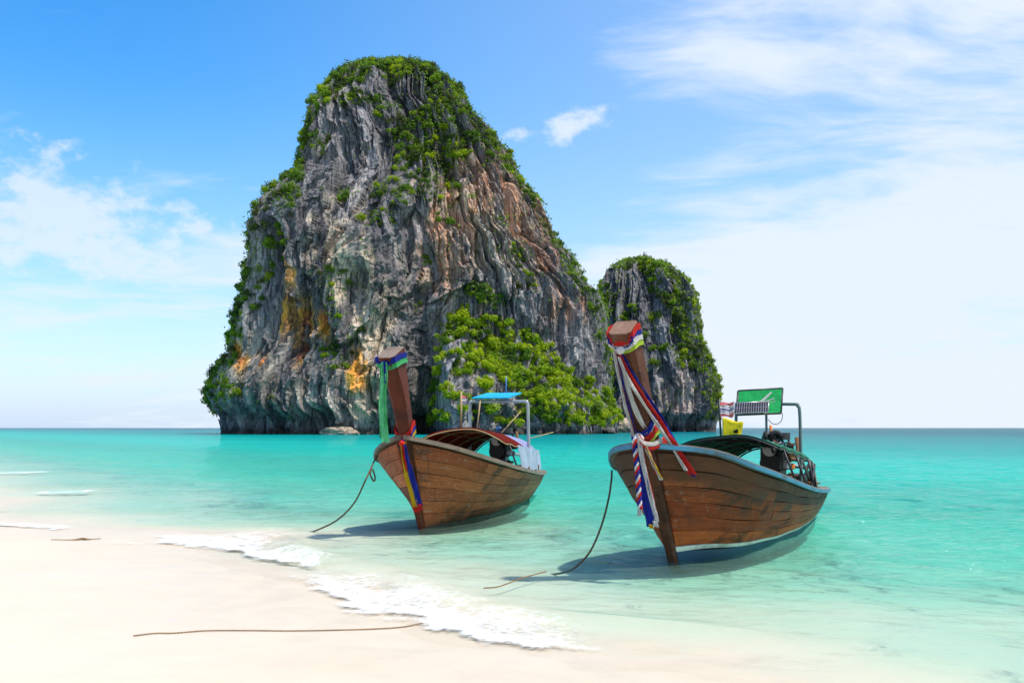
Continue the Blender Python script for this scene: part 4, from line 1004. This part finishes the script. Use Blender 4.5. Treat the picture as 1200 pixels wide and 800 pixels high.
flag(BR, BR.at(841.6, 469, fy + .12), BR.at(844.2, 512, fy + .12), [('stripe', [BR.at(843, v0, fy + .12), BR.at(862, v0 + .5, fy + .2), BR.at(862, v1 + .5, fy + .2), BR.at(843, v1, fy + .12)], M['c_pink' if c_ == 'red' else 'c_' + c_], 10) for v0, v1, c_ in st_],
     'striped_flag', 'faded red, white and blue striped flag half behind the solar panel', .008, 'iron')
fy2 = 18.2
flag(BL, BL.at(540.5, 459, fy2), BL.at(540.5, 504, fy2), [('stripe', [BL.at(541, v0, fy2), BL.at(549, v0 + 1.5, fy2 + .1), BL.at(548, v1 + .8, fy2 + .1), BL.at(541, v1, fy2)], M[c_], 8) for v0, v1, c_ in ((463, 466, 'c_pink'), (466, 470, 'c_white'), (470, 473.5, 'c_lilac'))],
     'small_flag', 'small faded pale flag on a bamboo pole above the red lined awning', .018)

# hoop, roof panel and side sheet of the left boat
hp = [(5.0, .66, .60), (5.0, .645, 1.3), (5.0, .63, 2.03), (5.0, .60, 2.11), (5.0, .52, 2.14), (5.0, -.50, 2.14), (5.0, -.57, 2.11), (5.0, -.60, 2.03), (5.0, -.60, .62)]
h2 = MB(); h2.tube(smooth_path([BL.P(*p) for p in hp], 60), .032, 9); h2o = h2.build('steel_hoop', M['steel'], boatL, True)
pnl = [BL.P(4.75, -.50, 2.19), BL.P(4.75, .28, 2.19), BL.P(5.35, .42, 2.31), BL.P(5.35, -.32, 2.31)]
MB().sweep([pnl, [p + Vector((0, 0, .025)) for p in pnl]]).build('roof_panel', M['c_panel_blue'], boatL)
for p in ((5.0, -.4), (5.0, .4)): MB().tube([BL.P(p[0], p[1] * .8, 2.14), BL.P(p[0], p[1] * .8, 2.24)], .015, 6).build('panel_bracket', M['steel'], h2o, True)
MB().tube([BL.P(5.3, .1, 2.29), BL.P(5.3, .1, 2.66)], .014, 7).build('antenna', M['engine_blue'], boatL, True)
MB().tube([BL.P(4.7, -.30, 2.15), BL.P(4.6, -.35, 1.5)], .014, 6).build('roof_stay', M['bamboo'], h2o, True)
rings = []
for i in range(13):
    f = i / 12; a_ = 2.95 + 2.4 * f
    rings.append([BL.P(a_ + .12 * g * (1 - f), (.885 - .10 * f) + .04 * g + .018 * sin(f * 19 + g * 2), 1.285 - .15 * f - g * (.48 - .08 * f)) for g in np.linspace(0, 1, 7)])
MB().sweep([r + [p + Vector((0, .006, 0)) for p in r[::-1]] for r in rings]).build('side_sheet', M['c_tarp_pale'], boatL, True, angle=60)
for a_ in (3.7, 4.8): MB().box(BL.P(a_ + .1, .945 - .04 * (a_ - 3.0), .80), (.08, .012, .10)).build('sheet_patch', M['rust'], boatL)
bars(BL, boatL, [[(5.95, .52, .66), (5.95, .50, 1.06)], [(6.4, .3, .66), (7.5, .1, .62)], [(4.4, .2, .62), (4.2, .35, 1.1)], [(4.1, .45, .95), (4.55, .3, .8)]], 'gear_bar', M['iron'], .022)
bars(BL, boatL, [[(5.6, .55, 1.38), (6.6, .85, 1.50)], [(4.9, .1, 1.5), (5.6, .35, 1.95)]], 'spare_pole', M['bamboo'], .011)
MB().box(BL.P(6.7, .1, .74), (.5, .2, .06), bev=.01).build('stern_board', M['wood_dark'], boatL)
MB().ball(BL.P(4.6, .35, .72), (.2, .16, .16), 10, 7, .2).build('cargo_bag', M['iron'], boatL, True)

# ------------------------------------------------------------------ sashes tied to the prows
def thing_at(B, name, base, label, cat, group=None):
    e = empty(name); M4 = Matrix.Translation((*B.foot, 0)) @ Matrix.Rotation(B.rz, 4, 'Z')
    e.location = M4 @ Vector(base); e.rotation_euler = (0, 0, B.rz); tag(e, label, cat, group); return e
def band(B, root, base, zf, zs, zb, w, mat, off=.012, drop=0.0, nm='band', wav=.004):
    """cloth band around the prow timber: height zf at the front, zs at the side, zb at the back"""
    pts = []; ax = []
    W_ = float(np.interp((zf - B.front[0][1]) / (B.front[-1][1] - B.front[0][1]), [0, .5, 1], B.pw)) + off
    def f(z): return B.post_f(z) - off
    def bk(z): return B.post_b(z) + off
    loop = [(f(zf), 0, zf), (f(zf) + .005, W_ * .6, zf + (zs - zf) * .25), (f(zs) + .06, W_ + .004, zs * .7 + zf * .3), ((f(zs) + bk(zb)) / 2, W_ + .006, (zs + zb) / 2), (bk(zb) - .02, W_ + .003, zb), (bk(zb) + .006, W_ * .7, zb), (bk(zb) + .006, -W_ * .7, zb), (bk(zb) - .02, -W_ - .003, zb), ((f(zs) + bk(zb)) / 2, -W_ - .006, (zs + zb) / 2), (f(zs) + .06, -W_ - .004, zs * .7 + zf * .3), (f(zf) + .005, -W_ * .6, zf + (zs - zf) * .25), (f(zf), 0, zf)]
    dirv = (B.P(B.post_f(zf + .2), 0, zf + .2) - B.P(B.post_f(zf), 0, zf)).normalized()
    MB().strip([B.P(*p) for p in loop], w, dirv, wav, .008).build(nm, mat, root, True, origin=base, angle=50)
def tail(B, root, base, pts, w, mat, nm='tail', wav=.011, axis=None, n=18, th=.007):
    p = smooth_path([tuple(x) for x in pts], n); q_ = [Vector(x) for x in p]
    ax = axis or B.P(.25, 1, 0)
    MB().strip(q_, w, ax, wav, th).build(nm, mat, root, True, origin=base, angle=60)
def knot(B, root, base, c, r, mat): MB().ball(c, (r * .8, r * 1.1, r), 10, 7, .25).build('knot', mat, root, True, origin=base)

# right boat, upper sash
base = BR.P(BR.post_f(2.40) - .03, 0, 2.38)
s1 = thing_at(BR, 'prow_sash', base, 'red, white, blue and lime sash around the top of the tallest prow', 'sash')
for k, (dz, mt, of) in enumerate(((.0, 'c_lime', .010), (.045, 'c_white', .014), (.085, 'c_blue', .010), (.13, 'c_red', .014))):
    band(BR, s1, base, 2.385 + dz * .55, 2.46 + dz, 2.50 + dz * 1.25, .06, M[mt], of)
knot(BR, s1, base, BR.P(BR.post_f(2.40) - .035, 0, 2.40), .045, M['c_white'])
Yk = 10.28
def bt(u, v, dy=0.0): return BR.at(u, v, Yk + dy)
tail(BR, s1, base, [bt(723, 410), bt(731, 440, .12), bt(742, 472, .30), bt(752, 496, .42), bt(762, 508, .50)], .055, M['c_white'])
tail(BR, s1, base, [bt(725, 411), bt(733, 424, .06), bt(733, 428, .06)], .06, M['c_blue'], n=6)
tail(BR, s1, base, [bt(726, 416, -.01), bt(736, 436, .1), bt(752, 463, .28), bt(772, 490, .45), bt(784, 512, .55), bt(797, 532, .66), bt(812, 556, .72)], [.05] * 12 + [.085] * 6, M['c_red'])
tail(BR, s1, base, [bt(728, 416, .0), bt(740, 436, .12), bt(757, 462, .30), bt(775, 488, .47), bt(786, 510, .57), bt(799, 530, .68), bt(813.5, 558, .735)], .04, M['c_blue'])
tail(BR, s1, base, [bt(725, 418, -.01), bt(737, 446, .12), bt(756, 476, .32), bt(774, 502, .48), bt(790, 528, .62), bt(804, 551, .68)], .035, M['c_white'])
tail(BR, s1, base, [bt(722, 412), bt(727, 440, .1), bt(733, 466, .26), bt(739, 490, .4), bt(745, 510, .48)], .035, M['c_orange'])
tail(BR, s1, base, [bt(720, 412), bt(725, 442, .1), bt(731, 468, .26), bt(737, 492, .4), bt(743, 512, .48)], .03, M['c_white'])
tail(BR, s1, base, [bt(724, 414), bt(728.5, 442, .1), bt(735, 468, .26), bt(741, 492, .4), bt(747, 512, .48)], .022, M['c_blue'])
# right boat, lower sash
base = BR.P(BR.post_f(1.46) - .03, 0, 1.46)
s2 = thing_at(BR, 'prow_sash', base, 'blue, white, red and lime sash knotted at the foot of the tallest prow', 'sash')
for dz, mt, of in ((.0, 'c_lime', .012), (.04, 'c_red', .016), (.085, 'c_white', .012), (.145, 'c_blue', .016)):
    band(BR, s2, base, 1.44 + dz * .5, 1.52 + dz, 1.58 + dz * 1.1, .075, M[mt], of)
knot(BR, s2, base, BR.at(748, 514, 10.72), .06, M['c_white'])
Yl = 10.66
def lt(u, v, dy=0.0): return BR.at(u, v, Yl + dy)
tail(BR, s2, base, [lt(746, 516), lt(750, 545, .02), lt(755, 575, .04), lt(762, 606, .06), lt(764, 617, .06)], [.07] * 6 + [.11] * 12, M['c_blue'], wav=.014)
tail(BR, s2, base, [lt(749, 516, -.02), lt(754, 545, 0), lt(761, 575, .02), lt(768, 603, .04), lt(769.5, 611, .04)], .05, M['c_white'], wav=.008)
tail(BR, s2, base, [lt(751, 518, -.01), lt(757, 548, .01), lt(764, 578, .03), lt(770, 605, .05)], .022, M['c_red'])
tail(BR, s2, base, [lt(758, 524, .0), lt(764, 540, .03), lt(771, 556, .08)], .04, M['c_red'])
tail(BR, s2, base, [lt(756, 522, -.02), lt(765, 542, .01), lt(775, 562, .08)], .035, M['c_white'])
tail(BR, s2, base, [lt(757, 523, -.03), lt(766, 542, 0), lt(775.5, 560, .07)], .014, M['c_gold'])
tail(BR, s2, base, [lt(762.5, 614, .05), lt(764, 619, .05)], .05, M['c_gold'], n=4); tail(BR, s2, base, [lt(767.5, 610, .03), lt(769, 617, .03)], .055, M['c_white'], n=4)
# braided cord: three strands
for k, mt in enumerate(('c_red', 'c_white', 'c_blue')):
    pts = []
    for i in range(46):
        f = i / 45; ph_ = f * 34 + k * 2 * pi / 3; u = np.interp(f, [0, .5, 1], [743, 747, 750]); pts.append(lt(u + 2.0 * sin(ph_), 512 + 84 * f, .0 + .02 * cos(ph_)))
    MB().tube(pts, .013, 6).build('braid', M[mt], s2, True, origin=base)
tail(BR, s2, base, [lt(750, 595), lt(749.5, 604)], .05, M['c_white'], n=4)
MB().strip([Vector(x) for x in smooth_path([lt(749, 513, -.05), lt(757, 522, -.02), lt(768, 522, .10), lt(776, 517, .22), lt(784, 514, .40)], 14)], .085, (0, .2, 1), .008, .012).build('wrap', M['c_red'], s2, True, origin=base)
MB().strip([Vector(x) for x in smooth_path([lt(748, 512, -.06), lt(755, 519, -.04), lt(766, 520, .07), lt(776, 515, .2)], 14)], .05, (0, .2, 1), .004, .012).build('wrap', M['c_white'], s2, True, origin=base)
# left boat, upper sash
base = BL.P(BL.post_f(2.47) - .02, 0, 2.47)
s3 = thing_at(BL, 'prow_sash', base, 'blue and green sash with a long mint tail on the prow with the square end', 'sash')
for dz, mt in ((.0, 'c_green'), (.07, 'c_blue')): band(BL, s3, base, 2.45 + dz, 2.51 + dz, 2.60 + dz, .075, M[mt], .014)
knot(BL, s3, base, BL.P(BL.post_f(2.50) - .04, 0, 2.50), .05, M['c_blue'])
Ym = 14.05
def mt_(u, v, dy=0.0): return BL.at(u, v, Ym + dy)
tail(BL, s3, base, [mt_(450, 424), mt_(450.5, 440, -.02), mt_(448.5, 465, 0), mt_(449, 490, 0), mt_(452, 518, .02)], [.08] * 5 + [.10] * 6 + [.11] * 7, M['c_mint'], wav=.016)
tail(BL, s3, base, [mt_(447, 426, .03), mt_(447.5, 445, .02), mt_(446.5, 475, .03), mt_(447, 513, .04)], .05, M['c_green'], wav=.01)
tail(BL, s3, base, [mt_(450, 423, -.02), mt_(451, 433, -.03), mt_(451.5, 449, -.02)], .03, M['c_blue'], n=8)
tail(BL, s3, base, [mt_(453, 426, -.01), mt_(453, 445, -.02), mt_(451.5, 470, -.02), mt_(453, 500, -.01)], .028, M['c_green'])
# left boat, lower sash
base = BL.P(BL.post_f(1.47) - .03, 0, 1.45)
s4 = thing_at(BL, 'prow_sash', base, 'red, blue and yellow sash hanging from the foot of the square ended prow', 'sash')
for dz, mt, of in ((.0, 'c_gold', .016), (.045, 'c_blue', .02), (.10, 'c_red', .022)): band(BL, s4, base, 1.385 + dz * .8, 1.48 + dz, 1.56 + dz * 1.25, .07, M[mt], of)
Yn = 14.66
def nt_(u, v, dy=0.0): return BL.at(u, v, Yn + dy)
knot(BL, s4, base, nt_(471, 519), .04, M['c_red'])
tail(BL, s4, base, [nt_(471, 520), nt_(474, 545, .05), nt_(481, 570, .12), nt_(488, 597, .2)], [.05] * 8 + [.09] * 10, M['c_gold'], wav=.012)
tail(BL, s4, base, [nt_(474, 521, -.01), nt_(479, 545, .04), nt_(486, 570, .11), nt_(492, 592, .18)], [.05] * 6 + [.085] * 12, M['c_blue'], wav=.012)
tail(BL, s4, base, [nt_(471.5, 520, -.02), nt_(474.5, 540, .02), nt_(478, 552, .06)], .035, M['c_red'], n=8)
tail(BL, s4, base, [nt_(486.5, 594, .17), nt_(488.5, 600, .2)], .085, M['c_red'], n=4); tail(BL, s4, base, [nt_(491.5, 590, .16), nt_(493, 598, .18)], .06, M['c_red'], n=4)

# ------------------------------------------------------------------ mooring ropes and a twig
def rope_thing(name, pts, r, mat, label, extra=None):
    p = smooth_path(pts, 90); base = Vector(p[-1])
    mb = MB(); mb.tube(p, r, 7)
    if extra is not None: mb.tube(smooth_path(extra, 24), r, 7)
    o = mb.build(name, mat, None, True, origin=base); o.location = base; tag(o, label, 'rope'); return o
def wp(u, v, y): return ((u - 600) / F_PX * y, y, EYE + (HOR - v) / F_PX * y)
def gp(u, v, z): x, y = ground(u, v, z); return (x, y, z)
gl_ = lambda B, t, k: tuple(Matrix.Translation((*B.foot, 0)) @ Matrix.Rotation(B.rz, 4, 'Z') @ B.P(B.G(t)[0], k * B.G(t)[1], B.G(t)[2] - .02))
rope_thing('mooring_rope', [wp(443, 533, 15.75), wp(438, 541, 15.5), wp(434.5, 549, 15.3), wp(428, 563, 15.1), wp(415, 589, 15.0), wp(395, 609, 15.2), gp(371, 621, .0), gp(358, 624, -.08)], .013, M['rope'],
           'brown mooring rope with a loop hanging from the plain brown boat', [wp(435, 548, 15.3), wp(434, 556, 15.3), wp(438, 563.5, 15.3), wp(439.5, 559, 15.3), wp(436.5, 549, 15.3)])
rope_thing('mooring_rope', [wp(717, 551, 12.0), wp(716.5, 562, 11.9), wp(713, 585, 11.7), wp(705, 615, 11.4), wp(692, 645, 11.2), wp(676, 663, 11.25), gp(663, 670, -.01), gp(645, 673, -.09)], .012, M['rope'], 'brown mooring rope sagging from the bow of the boat with the blue rail')
def bz(x, y): return float(bed_z(np.array([x]), np.array([y]))[0])
lay_ = []
for u, v in ((640, 674), (612, 682), (585, 692), (567, 694)): x, y = ground(u, v, 0.0); lay_.append((x, y, .045))
rope_thing('rope_end', lay_, .007, M['rope_sand'], 'sodden stretch of rope floating between the bow rope and the froth')
lay_ = []
for u, v in ((497, 726), (470, 731), (430, 736), (390, 738), (340, 740), (290, 741), (240, 742), (205, 745), (180, 748), (155, 752)):
    x, y = ground(u, v, .04); z = max(bz(x, y), .012); lay_.append((x, y + random.uniform(-.03, .03), z + .008))
rope_thing('rope_end', lay_, .005, M['rope_sand'], 'thin frayed rope lying across the wet sand below the froth')
lay_ = []
for u, v in ((118, 636.5), (104, 637), (96, 636), (84, 637.5), (60, 638)): x, y = ground(u, v, .02); lay_.append((x, y, max(bz(x, y), .012) + .015))
tw = MB(); tw.tube(smooth_path(lay_, 20), [.006 + .012 * math.exp(-((i - 9) / 4) ** 2) for i in range(20)], 6); tw_o = tw.build('driftwood_twig', M['rope_sand'], None, True, origin=lay_[2]); tw_o.location = lay_[2]
tag(tw_o, 'thin brown twig washed up on the far sand', 'twig')
